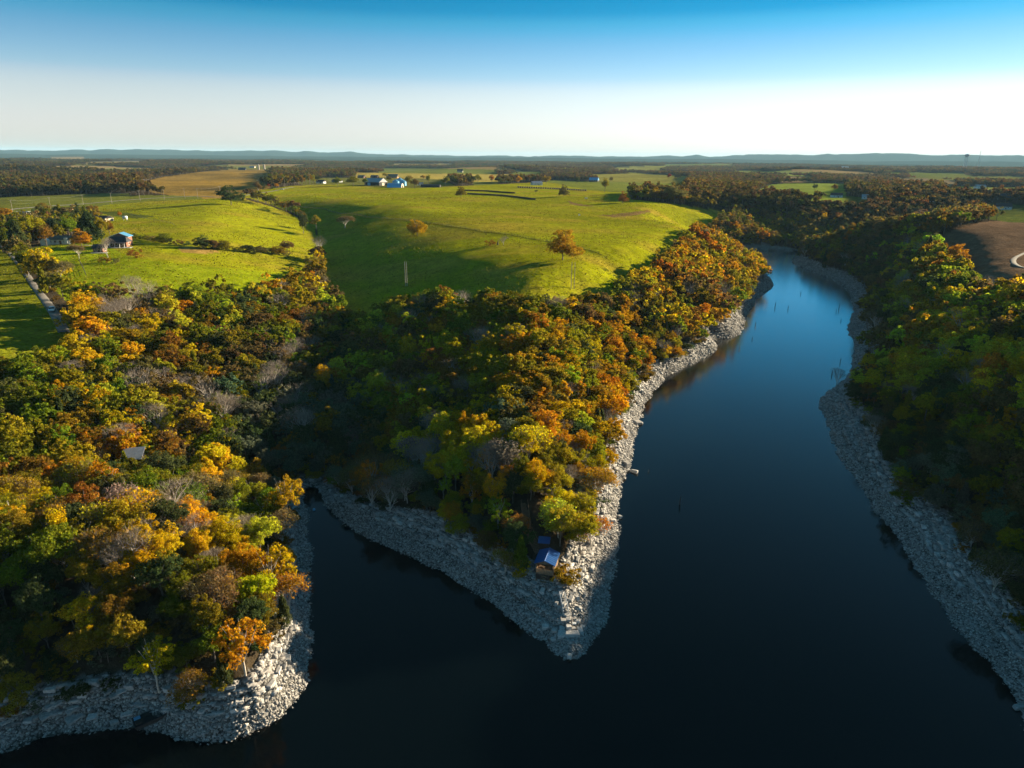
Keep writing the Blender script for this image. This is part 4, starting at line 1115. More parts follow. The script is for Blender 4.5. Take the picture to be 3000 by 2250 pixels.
def rocks_np(pos, size, rot, tilt, rng, jit=0.30):
    """many angular blocks as one vertex array"""
    n = len(pos)
    V = CUBE[None]*size[:, None, :]*(1+rng.normal(size=(n, 8, 3))*jit*0.5) + rng.normal(size=(n, 8, 3))*jit*0.12*size[:, None, :]
    c, s = np.cos(tilt[:, 0]), np.sin(tilt[:, 0])
    V = np.stack([V[..., 0], V[..., 1]*c[:, None]-V[..., 2]*s[:, None], V[..., 1]*s[:, None]+V[..., 2]*c[:, None]], -1)
    c, s = np.cos(tilt[:, 1]), np.sin(tilt[:, 1])
    V = np.stack([V[..., 0]*c[:, None]+V[..., 2]*s[:, None], V[..., 1], -V[..., 0]*s[:, None]+V[..., 2]*c[:, None]], -1)
    c, s = np.cos(rot), np.sin(rot)
    V = np.stack([V[..., 0]*c[:, None]-V[..., 1]*s[:, None], V[..., 0]*s[:, None]+V[..., 1]*c[:, None], V[..., 2]], -1)
    V = V+pos[:, None, :]
    Fc = (CF[None]+(np.arange(n)*8)[:, None, None]).reshape(-1, 4)
    return V.reshape(-1, 3), Fc
def shore_samples(n, rng, umin, umax, rmax=650, power=1.25, rmin=40):
    """random points on the bank: position, heading of the shore, distance from the water"""
    a = LKS[:2*N_SHORE-2]; b = LKS[1:2*N_SHORE-1]
    # cut into short pieces
    A, Bq = [], []
    for p, q in zip(a, b):
        k = max(1, int(np.hypot(*(q-p))/4))
        for i in range(k): A.append(p+(q-p)*i/k); Bq.append(p+(q-p)*(i+1)/k)
    A = np.array(A); Bq = np.array(Bq)
    L = np.hypot(*(Bq-A).T); mid = (A+Bq)/2; r = np.hypot(mid[:, 0], mid[:, 1])
    w = L/np.maximum(r, 60)**power; w[r > rmax] = 0
    k = rng.choice(len(w), n, p=w/w.sum())
    t = rng.random(n)[:, None]; p = A[k]*(1-t)+Bq[k]*t
    d = (Bq-A)[k]/L[k][:, None]; nrm = np.stack([d[:, 1], -d[:, 0]], 1)
    side = np.where(poly_inside(mid[:, 0]+(Bq-A)[:, 1]/L*1.0, mid[:, 1]-(Bq-A)[:, 0]/L*1.0, LKS), -1, 1)[k]
    u = umin+(umax-umin)*rng.random(n)
    p = p+nrm*(side*u)[:, None]
    ld, B = land_d(p[:, 0], p[:, 1], True)
    return p, np.arctan2(d[:, 1], d[:, 0]), ld, B, k
bank_root = thing('rocky_bank', None, None, (0, 0, 0)); bank_root['kind'] = 'structure'
def build_rubble():
    rng = np.random.default_rng(42)
    p, hd, ld, B, k = shore_samples(135000, rng, -1.5, 14)
    m = (ld > -0.5) & (ld < B+1.2)
    m &= rng.random(len(ld)) < np.clip(1.15-0.75*np.maximum(0, (ld-B*0.8)/(B*0.4)), 0, 1)
    p, hd, ld, B = p[m], hd[m], ld[m], B[m]; n = len(p)
    r = np.hypot(p[:, 0], p[:, 1])
    base = (0.11+0.28*rng.random(n)**3.2)*np.clip(r/140, 1, 1.7)
    big = np.clip((ld-B*0.35)/(B*0.4), 0, 1)         # coarser towards the ledges
    base *= 1+0.55*big*rng.random(n)
    size = base[:, None]*np.stack([1.2+.6*rng.random(n), .8+.5*rng.random(n), .40+.4*rng.random(n)], 1)
    z = H(p[:, 0], p[:, 1])+size[:, 2]*0.12
    V, Fc = rocks_np(np.stack([p[:, 0], p[:, 1], z], 1), size, np.where(rng.random(n) < .5*big, hd, rng.random(n)*6.28)+rng.normal(size=n)*.25, rng.normal(size=(n, 2))*0.28, rng)
    # thin bedded ledges: long flat blocks following the contour
    p, hd, ld, B, k = shore_samples(26000, rng, 1, 14, rmax=330, power=1.1)
    f = ld/B; lv = np.abs(((f*5) % 1)-.5)
    m = (f > .38) & (f < 1.08) & (lv < .16) & (vnoise(p[:, 0]/9, p[:, 1]/9, 19) > -.22)
    p, hd, ld = p[m], hd[m], ld[m]; n2 = len(p)
    size = np.stack([.7+1.5*rng.random(n2)**1.5, .5+.5*rng.random(n2), .22+.3*rng.random(n2)], 1)
    z = H(p[:, 0], p[:, 1])+size[:, 2]*.25
    V2, F2 = rocks_np(np.stack([p[:, 0], p[:, 1], z], 1), size, hd+rng.normal(size=n2)*.12, rng.normal(size=(n2, 2))*.07, rng, .16)
    Fc = np.vstack([Fc, F2+len(V)]); V = np.vstack([V, V2]); print('ledge', n2)
    o = obj('rubble', new_mesh('rubble', V, Fc, M_ROCK), bank_root); o['kind'] = 'stuff'
    print('rubble', n)
build_rubble()
def stone_mesh(seed, jit=0.22):
    rng = np.random.default_rng(seed)
    V, Fc = rocks_np(np.zeros((1, 3)), np.ones((1, 3)), np.zeros(1), np.zeros((1, 2)), rng, jit)
    # chamfer feel: an upper course with smaller outline
    top = V[[1, 3, 7, 5]]*np.array([.86, .86, 1]); top[:, 2] = V[[1, 3, 7, 5], 2]+0.10
    V = np.vstack([V, top])
    Fl = [tuple(f) for f in Fc if set(f) != {1, 3, 7, 5}]+[(1, 3, 9, 8), (3, 7, 10, 9), (7, 5, 11, 10), (5, 1, 8, 11), (8, 9, 10, 11)]
    return new_mesh('stone', V, Fl, M_ROCK)
STONES = [stone_mesh(900+i) for i in range(9)]
def place_stone(x, y, z, sx, sy, sz, rz, tx=0, ty=0, parent=bank_root, me=None):
    o = obj('stone', me or STONES[int(NPR.random()*9)], parent)
    o.location = (x, y, z); o.scale = (sx, sy, sz); o.rotation_euler = (tx, ty, rz); return o
def build_ledges():
    rng = np.random.default_rng(8)
    # courses of cracked blocks along the contour
    p, hd, ld, B, k = shore_samples(9000, rng, 1, 14, rmax=210, power=1.0)
    m = (ld > B*0.50) & (ld < B*1.0)
    lev = np.floor(ld/1.25)
    order = rng.permutation(np.where(m)[0]); taken = []; cnt = 0
    for i in order:
        if cnt >= 255: break
        L = .8+.9*rng.random()
        q = p[i]
        if any((q[0]-a)**2+(q[1]-b)**2 < (0.55*(L+l))**2 for a, b, l in taken[-400:]): continue
        px_, py_ = proj(np.array([q[0]]), np.array([q[1]]), np.array([4.0]))
        if not (-20 < px_[0] < 3020 and py_[0] < 2260): continue
        taken.append((q[0], q[1], L)); cnt += 1
        z = HZ(*q)
        place_stone(q[0], q[1], z+0.12, L, 0.6+0.5*rng.random(), 0.45+0.35*rng.random(), hd[i]+rng.normal()*.08, rng.normal()*.05, rng.normal()*.06)
    # the pale flat slabs lying on the dim shore at lower left, and boulders at the water's edge
    for px, py, L, w in [(146,2090,2.9,1.3),(215,2076,2.5,1.0),(178,2061,2.0,.7),(148,2071,1.2,.8),(360,2026,1.7,1.0),(337,2044,1.3,.9),(273,2101,1.4,1.2),(219,2104,2.2,1.5),
                         (335,2117,1.0,.9),(84,2117,1.2,.8),(318,2030,1.2,.7),(372,2095,1.6,.7),(20,2120,1.4,.6)]:
        g = G(px, py); place_stone(g.x, g.y, g.z+.18, L, w, .35, 0.75+NPR.normal()*.3, .12, -.05)
    # great squared blocks stepping down below the stairs on the point
    for px, py, L, w, h in [(1650,1822,1.5,1.6,.9),(1664,1818,1.2,1.4,.8),(1646,1842,1.6,1.6,.9),(1666,1842,1.4,1.5,.9),(1680,1845,.9,1.2,.8),(1645,1862,1.9,2.2,1.0),(1675,1862,3.6,1.9,1.2),(1700,1852,1.3,2.0,.9),
                            (1625,1850,1.6,1.3,.8),(1598,1838,1.8,1.5,.8),(1622,1875,1.4,1.1,.7),(1690,1822,1.6,1.2,.7),(1706,1838,1.2,1.1,.6)]:
        g = G(px, py); place_stone(g.x, g.y, g.z+h*.22, L*.68, w*.68, h*.7, .05+NPR.normal()*.06, NPR.normal()*.03, NPR.normal()*.03)
build_ledges()
def boulder(px, py, L, w, h, label):
    g = G(px, py); z = max(g.z, 0)
    V, Fc = rocks_np(np.zeros((1, 3)), np.ones((1, 3)), np.zeros(1), np.zeros((1, 2)), NPR, .3)
    import bmesh
    me = new_mesh('boulder', V, [tuple(f) for f in Fc], M_ROCK)
    bm = bmesh.new(); bm.from_mesh(me)
    bmesh.ops.bevel(bm, geom=bm.edges[:], offset=0.16, segments=1, affect='EDGES')
    bmesh.ops.triangulate(bm, faces=bm.faces)
    for v in bm.verts: v.co += Vector(NPR.normal(size=3))*0.025
    bm.to_mesh(me); bm.free()
    o = obj('boulder', me); o.location = (g.x, g.y, z+h*.2); o.scale = (L, w, h); o.rotation_euler = (.1, .15, NPR.random()*3)
    tag(o, label, 'boulder')
boulder(1868,1243,3.4,2.0,1.6,'large tan boulder at the water edge under the orange shore trees, farthest of three')
boulder(1834,1362,2.6,2.0,1.3,'grey boulder on the shore right of the point, half up the bank')
boulder(1856,1388,2.6,1.3,1.0,'pale boulder standing in the lake just off the point')
boulder(1795,1527,1.7,1.0,.8,'oblong boulder at the water edge right of the boathouse, left of a pair')
boulder(1815,1518,1.6,1.0,.8,'oblong boulder in the water right of the boathouse, right of a pair')
boulder(1668,1923,1.6,.9,.6,'flat pale rock at the very tip of the point')
boulder(2985,2075,2.2,1.0,.7,'dark slab in the water at the right picture edge')

# ------------------------------------------------------------------ materials for built things
MW = plain('white_paint', (0.72, 0.71, 0.68), .6, var=.08); MBLUE = plain('blue_metal_roof', (0.006, 0.075, 0.26), .35, metal=.2, var=.12, spec=.6)
MDARKROOF = plain('dark_shingles', (0.035, 0.034, 0.040), .85, var=.3, scale=3); MGREYROOF = plain('grey_metal_roof', (0.30, 0.31, 0.33), .45, metal=.3, var=.15)
MTANROOF = plain('tan_shingles', (0.13, 0.115, 0.085), .85, var=.2); MBRICK = plain('brick', (0.22, 0.10, 0.065), .9, var=.25, scale=4)
MTANBRICK = plain('tan_brick', (0.33, 0.20, 0.10), .9, var=.25, scale=4); MGLASS = plain('window_glass', (0.015, 0.018, 0.022), .08, var=.1, spec=.8)
MWOOD = plain('weathered_wood', (0.20, 0.13, 0.075), .85, var=.35, scale=4, stretch=(1, 1, .3)); MDWOOD = plain('dark_wood', (0.045, 0.035, 0.028), .9, var=.35, scale=4)
MSIDING = plain('grey_siding', (0.36, 0.37, 0.38), .7, var=.1); MTAN = plain('tan_metal', (0.36, 0.30, 0.22), .6, var=.1)
MGAL = plain('galvanised_steel', (0.48, 0.52, 0.56), .4, metal=.5, var=.12); MLBLUE = plain('pale_blue_metal', (0.12, 0.35, 0.56), .4, metal=.3, var=.1)
MPOLE = plain('pole_wood', (0.30, 0.26, 0.21), .85, var=.2); MWIRE = plain('wire', (0.12, 0.12, 0.11), .5, metal=.5, var=.05)
MCONC = plain('concrete', (0.34, 0.33, 0.31), .9, var=.2); MGRAVEL = plain('gravel', (0.19, 0.17, 0.145), .95, var=.45, scale=.5, bump=.3)
MHAY = plain('dark_hay', (0.050, 0.040, 0.022), .95, var=.4, scale=3, bump=.4); MBROWNB = plain('dark_boards', (0.032, 0.030, 0.030), .85, var=.3)
MSTUMP = plain('wet_wood', (0.03, 0.027, 0.025), .7, var=.3); MCREAM = plain('cream_siding', (0.52, 0.44, 0.31), .7, var=.1)
MTRACK = plain('field_track', (0.12, 0.10, 0.075), .95, var=.3); MSOIL = plain('bare_soil', (0.17, 0.12, 0.07), .95, var=.3)

# ------------------------------------------------------------------ roads
def strip(name, pxs, width, mat, lift=0.10, half=None):
    pts = [G(*p) for p in pxs]
    P2 = []
    for i in range(len(pts)-1):
        n = max(2, int((pts[i+1]-pts[i]).length/5))
        for k in range(n): P2.append(pts[i].lerp(pts[i+1], k/n))
    P2.append(pts[-1]); V = []; Fc = []
    q = np.array([[p.x, p.y] for p in P2])
    for _ in range(3): q[1:-1] = (q[:-2]+q[1:-1]*2+q[2:])/4
    t = np.gradient(q, axis=0); t /= np.hypot(*t.T)[:, None]+1e-9; nn = np.stack([-t[:, 1], t[:, 0]], 1)
    K = 5
    for j in range(K):
        e = q+nn*width*(j/(K-1)-.5); z = H(e[:, 0], e[:, 1])
        V.append(np.stack([e[:, 0], e[:, 1], z], 1))
    V = np.stack(V, 1); V[:, :, 2] = V[:, :, 2].max(1)[:, None]+lift
    V[:, 0, 2] -= lift+.35; V[:, -1, 2] -= lift+.35
    n = len(q); V = V.reshape(-1, 3)
    for i in range(n-1):
        for j in range(K-1): a = i*K+j; Fc.append((a, a+1, a+K+1, a+K))
    o = obj(name, new_mesh(name, V, Fc, mat, smooth=True)); return tag(o, kind='structure')
strip('gravel_lane', [(-60,690),(0,716),(40,752),(70,790),(105,845),(140,895),(165,930),(185,975)], 4.0, MGRAVEL)
strip('farm_road', [(-60,632),(40,612),(150,603),(250,597),(330,590),(410,583),(500,578),(580,574),(640,578),(700,576),(740,568),(800,560),(860,548)], 4.5, MGRAVEL, lift=.15)
strip('field_track', [(3010,738),(2985,748),(2966,762),(2975,778),(2998,788),(3060,790)], 3.0, MTRACK)
strip('driveway', [(246,719),(280,719),(315,722),(345,725)], 3.5, MCONC, lift=.08)

# ------------------------------------------------------------------ hedges, fences, poles, bales
bush_n = 0
def bush(x, y, s, word, label, group, sz=None):
    me = LIB['bush'][int(NPR.random()*3)]
    o = obj('bush', me); o.location = (x, y, HZ(x, y)-.1); o.rotation_euler = (0, 0, NPR.random()*6.28)
    o.scale = (s*(.9+.3*NPR.random()), s*(.9+.3*NPR.random()), (sz or s)*(.85+.3*NPR.random())); o.color = (*col_of(word, NPR), 1)
    tag(o, label, 'bush', group)
def row(pxs, step):
    pts = [G(*p) for p in pxs]; out_ = []
    for a, b in zip(pts[:-1], pts[1:]):
        n = max(1, int((b-a).length/step))
        for k in range(n): out_.append(a.lerp(b, k/n))
    return out_
for p in row([(392,697),(450,708),(520,718),(600,728),(700,738),(800,745),(860,752)], 4.2):
    bush(p.x+NPR.normal()*.8, p.y+NPR.normal()*.8, 1.25, NPR.choice(['dark', 'dark', 'olive', 'brown']), 'dark bush in the hedgerow between the two left pastures', 'bushes of the hedgerow between the left pastures')
for px, py, h, w, wd, lb in [(480,712,8,'olive',1.3,'broad low olive tree in the hedgerow, leftmost of the large ones'),(595,727,9,'dark',1.3,'dark round tree in the hedgerow between the left pastures'),(625,730,8,'brown',1.3,'brown tree right of the dark round one in the hedgerow'),
    (655,733,8,'olive',1.2,'olive tree in the middle of the hedgerow between the left pastures'),(730,740,7,'dark',1.4,'dark low tree near the right end of the hedgerow'),(765,745,7,'brown',1.3,'brown low tree at the right end of the hedgerow'),(815,748,8,'olive',1.3,'olive tree where the hedgerow meets the hollow'),(842,735,9,'brown',1.1,'brown half bare tree above the end of the hedgerow')]:
    g = G(px, py); spawn_tree('broad', w, (g.x, g.y, g.z-1.0), h, lb, rng=rs, widen=wd)
for px, py, s, w, lb in [(395,755,1.6,'rust','rounded brown bush alone on the lawn below the dark roofed house'),(310,770,1.3,'rust','flat reddish brown scrub patch on the left meadow'),(340,772,1.0,'brown','low brown scrub beside the flat reddish patch on the left meadow'),
    (1438,720,1.3,'rust','brown scrub patch in the pasture beside the bare thorn'),(1570,562,1.2,'dark','dark bush on the far pasture crest'),(768,555,1.4,'dark','dark shrub at the lane bend, left of two'),(800,553,1.3,'dark','dark shrub at the lane bend, right of two'),
    (1652,1706,1.35,'bronze','round bronze bush on the rocks right of the boathouse'),(1660,1700,1.2,'bronze','bronze shrub below the round bush on the rocks'),(1530,1668,.9,'gold','small golden shrub on the rock ledge left of the boathouse'),(1520,1692,.7,'gold','tiny golden tuft on the ledge blocks left of the boathouse')]:
    g = G(px, py); bush(g.x, g.y, s, w, lb, None)

def fence(name, pxs, label, step=6.0):
    ps = row(pxs, step); ps = [Vector((p.x, p.y, HZ(p.x, p.y))) for p in ps]
    if len(ps) < 2: return
    t = thing(name, label, 'fence', ps[0]); o = ps[0]
    me = MB().bar((0, 0, -.2), (0, 0, 1.35), .09, .08, 5)
    m0 = bpy.data.meshes.new('fence_post'); m0.from_pydata(me.V, [], me.F); m0.update(); m0.materials.append(MDWOOD)
    for p in ps:
        q = obj('fence_post', m0, t); q.location = p-o
    for hgt in (.45, .85, 1.2):
        mb = MB()
        for a, b in zip(ps[:-1], ps[1:]): mb.bar(a-o+Vector((0, 0, hgt)), b-o+Vector((0, 0, hgt)), .035, n=4)
        mb.build('wire', MWIRE, t)
    mb = MB()
    for a, b in zip(ps[:-1], ps[1:]):
        mid = (a+b)/2-o; d = b-a
        M = d.to_track_quat('X', 'Z').to_matrix()
        mb.box(mid+Vector((0, 0, .28)), (d.length*.98, .5, .62), M=M)
    return t
fence('pasture_fence', [(752,592),(820,598),(880,607),(950,613),(1030,628),(1100,639),(1210,647),(1260,655),(1350,668),(1420,680),(1500,690),(1600,708),(1700,730),(1780,758)], 'dark wire fence winding across the big green pasture', 5.5)
# rank weeds along the fence line read as its dark line
def grass_tufts(name, pxs, width, n, word, label, hgt=.8):
    ps = row(pxs, 1.0); rng = np.random.default_rng(17)
    q = np.array([[p.x, p.y] for p in ps]); k = rng.integers(0, len(q), n)
    x = q[k, 0]+rng.normal(size=n)*width*.5; y = q[k, 1]+rng.normal(size=n)*width*.5; z = H(x, y)
    a = rng.random(n)*6.28
    V, Fc = cards(np.stack([x, y, z+hgt*.4], 1), np.stack([np.cos(a), np.sin(a), .2+0*a], 1), hgt, rng, .8)
    o = obj(name, new_mesh(name, V, Fc, plain(name, COLS[word], .95, var=.3))); tag(o, label, kind='stuff')
grass_tufts('weeds', [(752,592),(820,598),(880,607),(950,613),(1030,628),(1100,639),(1210,647),(1260,655),(1350,668),(1420,680),(1500,690),(1600,708),(1700,730),(1780,758)], .5, 5000, 'olive', 'rank weeds growing along the pasture fence', .4)
def tussocks():
    rng = np.random.default_rng(71); n = 90000
    rr = 230+rng.random(n)**.8*620; aa = (rng.random(n)-.5)*1.5
    x = np.sin(aa)*rr; y = np.cos(aa)*rr; z = H(x, y); px, py = proj(x, y, z); f = in_fields(px, py, rr)
    ok = np.isin(f, [1, 2, 3, 5, 6, 7, 8]) & (fbm(x/30, y/30, 88, 3)+.35*rng.random(n) > .05)
    x, y, z = x[ok], y[ok], z[ok]; n = len(x); a = rng.random(n)*6.28
    V, Fc = cards(np.stack([x, y, z+.16], 1), np.stack([np.cos(a), np.sin(a), .35+0*a], 1), .55, rng, 1.0)
    m = leaf_mat('grass_tussocks', 'OBJECT', .3)
    o = obj('grass_tussocks', new_mesh('grass_tussocks', V, Fc, m)); o.color = (.17, .15, .012, 1); tag(o, 'coarse grass tussocks dotted over the pastures', kind='stuff'); print('tussocks', n)
tussocks()
fence('lane_fence', [(385,632),(440,645),(500,655),(520,665)], 'wire fence beside the round white tank', 6)
fence('meadow_fence', [(232,765),(245,790),(255,815)], 'short dark fence running down the left meadow', 4)

poles = [((38,622),(32,590)),((149,612),(142,578)),((245,603),(239,571)),((328,597),(323,568)),((411,589),(407,561)),((482,585),(480,558)),((542,582),(540,557)),((580,581),(578,555)),((646,574),(645,555))]
tops = []
def utility_pole(loc, h, label, group, arm=1.1, rz=0):
    t = thing('utility_pole', label, 'utility pole', loc, rz, group)
    MB().bar((0, 0, -.5), (0, 0, h), .17, .11, 7).build('post', MPOLE, t)
    if arm:
        MB().box((0, 0, h-.5), (arm*2, .14, .14)).build('crossarm', MPOLE, t)
        for s in (-1, 0, 1): MB().bar((s*arm*.9, 0, h-.45), (s*arm*.9, 0, h-.15), .06, .05, 6).build('insulator', MW, t)
    return t
names = ['nearest the lane corner', 'second from the left', 'third from the left', 'fourth from the left', 'fifth from the left', 'sixth from the left', 'seventh from the left', 'eighth from the left', 'last, small, by the golden field']
for i, (b, tp) in enumerate(poles):
    g = G(*b); h = 10.5
    utility_pole((g.x, g.y, g.z), h, 'wooden pole of the power line along the farm road, '+names[i], 'power poles along the farm road')
    tops.append(Vector((g.x, g.y, g.z+h-.3)))
wt = thing('power_line', 'thin power wires sagging between the poles along the farm road', 'power line', tops[0])
for dx, dz in ((-1.0, 0), (1.0, 0), (0, -2.5)):
    mb = MB()
    prev = tops[0]+Vector((-70, -12, 1))
    for a, b in zip([prev]+tops[:-1], tops):
        last = None
        for k in range(9):
            f = k/8; p = a.lerp(b, f)+Vector((dx*.6, 0, dz-1.3*4*f*(1-f)))-tops[0]
            if last is not None: mb.bar(last, p, .014, n=3)
            last = p
    mb.build('wire', MWIRE, wt)
for (a, h, lb) in [((1188,838),12,'tall pale power pole, left of a pair, rising above the wood edge in the pasture'),((1193,838),12,'tall pale power pole, right of a pair, rising above the wood edge in the pasture'),
    ((1673,846),12,'dark power pole, left of the pair by the big pasture tree'),((1682,846),12,'dark power pole, right of the pair by the big pasture tree')]:
    g = G(*a); t = utility_pole((g.x, g.y, g.z), h, lb, None, arm=0)
    MB().box((0, 0, h-1.2), (.5, .1, .12)).build('crossarm', MPOLE, t)
for px, py, h, lb in [(835,552,15,'pole beside the lane left of the windbreak'),(908,540,15,'pole standing before the windbreak trees'),(968,534,15,'pole beside the low house left of the farmstead'),(757,560,13,'pole where the lane bends by the brown tree')]:
    g = G(px, py); utility_pole((g.x, g.y, g.z), h, lb, None)
# round hay bales in rows
mb = MB().bar((0, -.75, .8), (0, .75, .8), .82, n=10)
me_b = bpy.data.meshes.new('hay_bale'); me_b.from_pydata(mb.V, [], mb.F); me_b.update(); me_b.materials.append(MHAY)
def bales(pxs, label, step=1.75, sc=1.0):
    ps = row(pxs, step)
    a, b = ps[0], ps[-1]; ang = math.atan2(b.y-a.y, b.x-a.x)
    for p in ps:
        o = obj('hay_bale', me_b); o.location = (p.x, p.y, HZ(p.x, p.y)-.03); o.rotation_euler = (0, 0, ang+PI/2+NPR.normal()*.06); o.scale = [sc*(.95+.1*NPR.random())]*3
        tag(o, label, 'hay bale', label.replace('round hay bale', 'round hay bales'))
bales([(1358,559),(1430,561),(1510,567)], 'dark round hay bale in the upper left row on the far pasture')
bales([(1372,569),(1470,574),(1570,586)], 'dark round hay bale in the lower left row on the far pasture')
bales([(1519,550),(1620,554),(1722,560)], 'dark round hay bale in the farthest row on the pasture crest', 3.2, 1.3)

# ------------------------------------------------------------------ houses
def house(name, label, cat, px, py, rz, w, d, h, rh, wall, roof, wins=(2, 1), over=.45, chimney=False, porch=False, door=True, hip=0.0, dormer=0):
    g = G(px, py) if not isinstance(px, Vector) else px
    t = thing(name, label, cat, (g.x, g.y, g.z-.1), rz)
    MB().prism([(-w/2, -.6), (w/2, -.6), (w/2, h), (-w/2, h)], -d/2, d/2).build('wall', wall, t)
    # ridge along x
    for s in (-1, 1):
        MB().add([(s*w/2-s*.02, -d/2, h), (s*w/2-s*.02, d/2, h), (s*w/2-s*.02, 0, h+rh*(1-hip))], [(0, 1, 2)]).build('gable', wall, t) if hip == 0 else None
    x1 = w/2+over; xr = x1-hip*d/2; y1 = d/2+over; zl = h-over*rh/(d/2)
    V = [(-x1, -y1, zl), (x1, -y1, zl), (x1, y1, zl), (-x1, y1, zl), (-xr, 0, h+rh), (xr, 0, h+rh)]
    V += [(v[0], v[1], v[2]+.18) for v in V]
    MB().add(V, [(0, 4, 5, 1), (2, 5, 4, 3), (0, 3, 4), (1, 5, 2), (6, 7, 11, 10), (8, 9, 10, 11), (6, 10, 9), (7, 8, 11), (0, 1, 7, 6), (2, 3, 9, 8), (1, 2, 8, 7), (3, 0, 6, 9)]).build('roof', roof, t)
    nf, ns = wins
    for i in range(nf):
        xx = -w/2+w*(i+1)/(nf+1)
        for s in (-1, 1):
            f = MB().box((xx, s*(d/2+.03), h*.58), (1.25, .10, 1.45)).build('window', MW, t)
            MB().box((xx, s*(d/2+.09), h*.58), (1.0, .06, 1.2)).build('pane', MGLASS, f)
    for i in range(ns):
        yy = -d/2+d*(i+1)/(ns+1)
        for s in (-1, 1):
            f = MB().box((s*(w/2+.03), yy, h*.58), (.10, 1.25, 1.45)).build('window', MW, t)
            MB().box((s*(w/2+.09), yy, h*.58), (.06, 1.0, 1.2)).build('pane', MGLASS, f)
    if door:
        MB().box((w*.12, -d/2-.05, 1.05), (1.0, .12, 2.1)).build('door', MDWOOD, t)
    if chimney: MB().box((w*.25, d*.12, h+rh*.9), (.8, .8, 1.8)).build('chimney', MBRICK, t)
    if porch:
        MB().add([(-w/2, -d/2-2.6, h*.78), (w/2, -d/2-2.6, h*.78), (w/2, -d/2+.02, h*.97), (-w/2, -d/2+.02, h*.97), (-w/2, -d/2-2.6, h*.78+.15), (w/2, -d/2-2.6, h*.78+.15), (w/2, -d/2+.02, h*.97+.15), (-w/2, -d/2+.02, h*.97+.15)],
            [(0, 3, 2, 1), (4, 5, 6, 7), (0, 1, 5, 4), (1, 2, 6, 5), (3, 0, 4, 7)]).build('porch_roof', roof, t)
        MB().box((0, -d/2-1.3, .1), (w, 2.6, .25)).build('porch_floor', MCONC, t)
        for i in range(5): MB().box((-w/2+.2+(w-.4)*i/4, -d/2-2.45, h*.39), (.18, .18, h*.78)).build('porch_post', MW, t)
    return t
# left cluster
g0 = G(350, 722)
T = house('house', 'dark roofed house with shaded porch and bright blue metal roof wing on the left lawn', 'house', 350, 722, R(6), 10.5, 6.5, 3.0, 2.4, MBRICK, MDARKROOF, (3, 1), porch=True, hip=.5)
# blue metal roofed upper wing behind
mb = MB().box((-.5, 5.4, 2.2), (8.8, 5.5, 5.4)); mb.build('wing_wall', MBRICK, T)
mb = MB()
mb.add([(-6.2, 2.2, 4.7), (-.2, 2.2, 7.0), (-.2, 8.6, 7.0), (-6.2, 8.6, 4.7), (-6.2, 2.2, 4.9), (-.2, 2.2, 7.2), (-.2, 8.6, 7.2), (-6.2, 8.6, 4.9)], [(0, 3, 2, 1), (4, 5, 6, 7), (0, 1, 5, 4), (1, 2, 6, 5), (2, 3, 7, 6), (3, 0, 4, 7)])
mb.add([(-.2, 2.2, 7.0), (4.6, 2.2, 5.0), (4.6, 8.6, 5.0), (-.2, 8.6, 7.0), (-.2, 2.2, 7.2), (4.6, 2.2, 5.2), (4.6, 8.6, 5.2), (-.2, 8.6, 7.2)], [(0, 3, 2, 1), (4, 5, 6, 7), (0, 1, 5, 4), (1, 2, 6, 5), (2, 3, 7, 6), (3, 0, 4, 7)])
mb.build('blue_roof', MLBLUE, T)
MB().prism([(-5.0, 4.7), (4.0, 4.9), (-.2, 6.98)], 2.5, 8.3).build('gable', MBRICK, T)
for i in range(2): MB().bar((4.6-4.8*i, 2.15, 5.15 if i == 0 else 7.15), (-.2 if i == 0 else -6.2, 2.15, 7.15 if i == 0 else 4.85), .12, n=4).build('eaves_trim', MW, T)
MB().box((3.5, -5.2, .15), (10, 4.0, .2)).build('patio', MCONC, T)
T = house('summerhouse', 'small brick summerhouse with dark roof in front of the dark roofed house', 'summerhouse', 294, 738, R(4), 5.0, 4.4, 2.5, 1.5, MBRICK, MDARKROOF, (2, 1), over=.5)
MB().box((1, -3.6, .1), (8, 3.2, .2)).build('patio', MCONC, T)
T = house('house', 'white single storey house between the rusty tree and the orange maple', 'house', 178, 714, R(8), 12.5, 6.5, 2.9, 1.7, MW, MTANROOF, (4, 1), chimney=False)
MB().box((4.7, -3.6, 1.8), (1.7, 1.0, 4.0)).build('chimney', MW, T)
mb = MB().prism([(-7.5, -.4), (-3.6, -.4), (-3.6, 2.7), (-5.5, 3.9), (-7.5, 2.7)], -6.6, -3.2); mb.build('front_gable', MW, T)
T = house('house', 'large tan brick house with steep dark gables behind the yard trees', 'house', 222, 640, R(20), 15, 9, 4.0, 4.2, MTANBRICK, MDARKROOF, (4, 1), chimney=True)
MB().prism([(-3.0, 0), (3.0, 0), (3.0, 4.2), (0, 7.6), (-3.0, 4.2)], -8.0, -4.0).build('cross_gable', MTANBRICK, T)
for s in (-1, 1): MB().bar((s*3.4, -8.05, 4.0), (0, -8.05, 7.8), .22, n=4).build('gable_trim', MCREAM, T)
MB().prism([(5.2, 0), (10.2, 0), (10.2, 3.6), (7.7, 5.6), (5.2, 3.6)], -6.0, -1.0).build('side_gable', MTANBRICK, T)
MB().box((7.5, -7.4, 3.0), (7, 2.6, .2)).build('porch_roof', MW, T)
for i in range(4): MB().box((4.5+i*2.0, -8.5, 1.4), (.25, .25, 3.0)).build('porch_post', MW, T)
T = house('metal_barn', 'low tan metal barn with blue roof beyond the yard trees', 'barn', 300, 648, R(-14), 13, 8, 2.6, 1.5, MTAN, MDARKROOF, (0, 0), over=.3)
T = house('shed', 'flat pale roofed shed half hidden left of the tan brick house', 'shed', 68, 630, R(5), 9, 6, 2.4, .6, MCREAM, MGREYROOF, (1, 0))
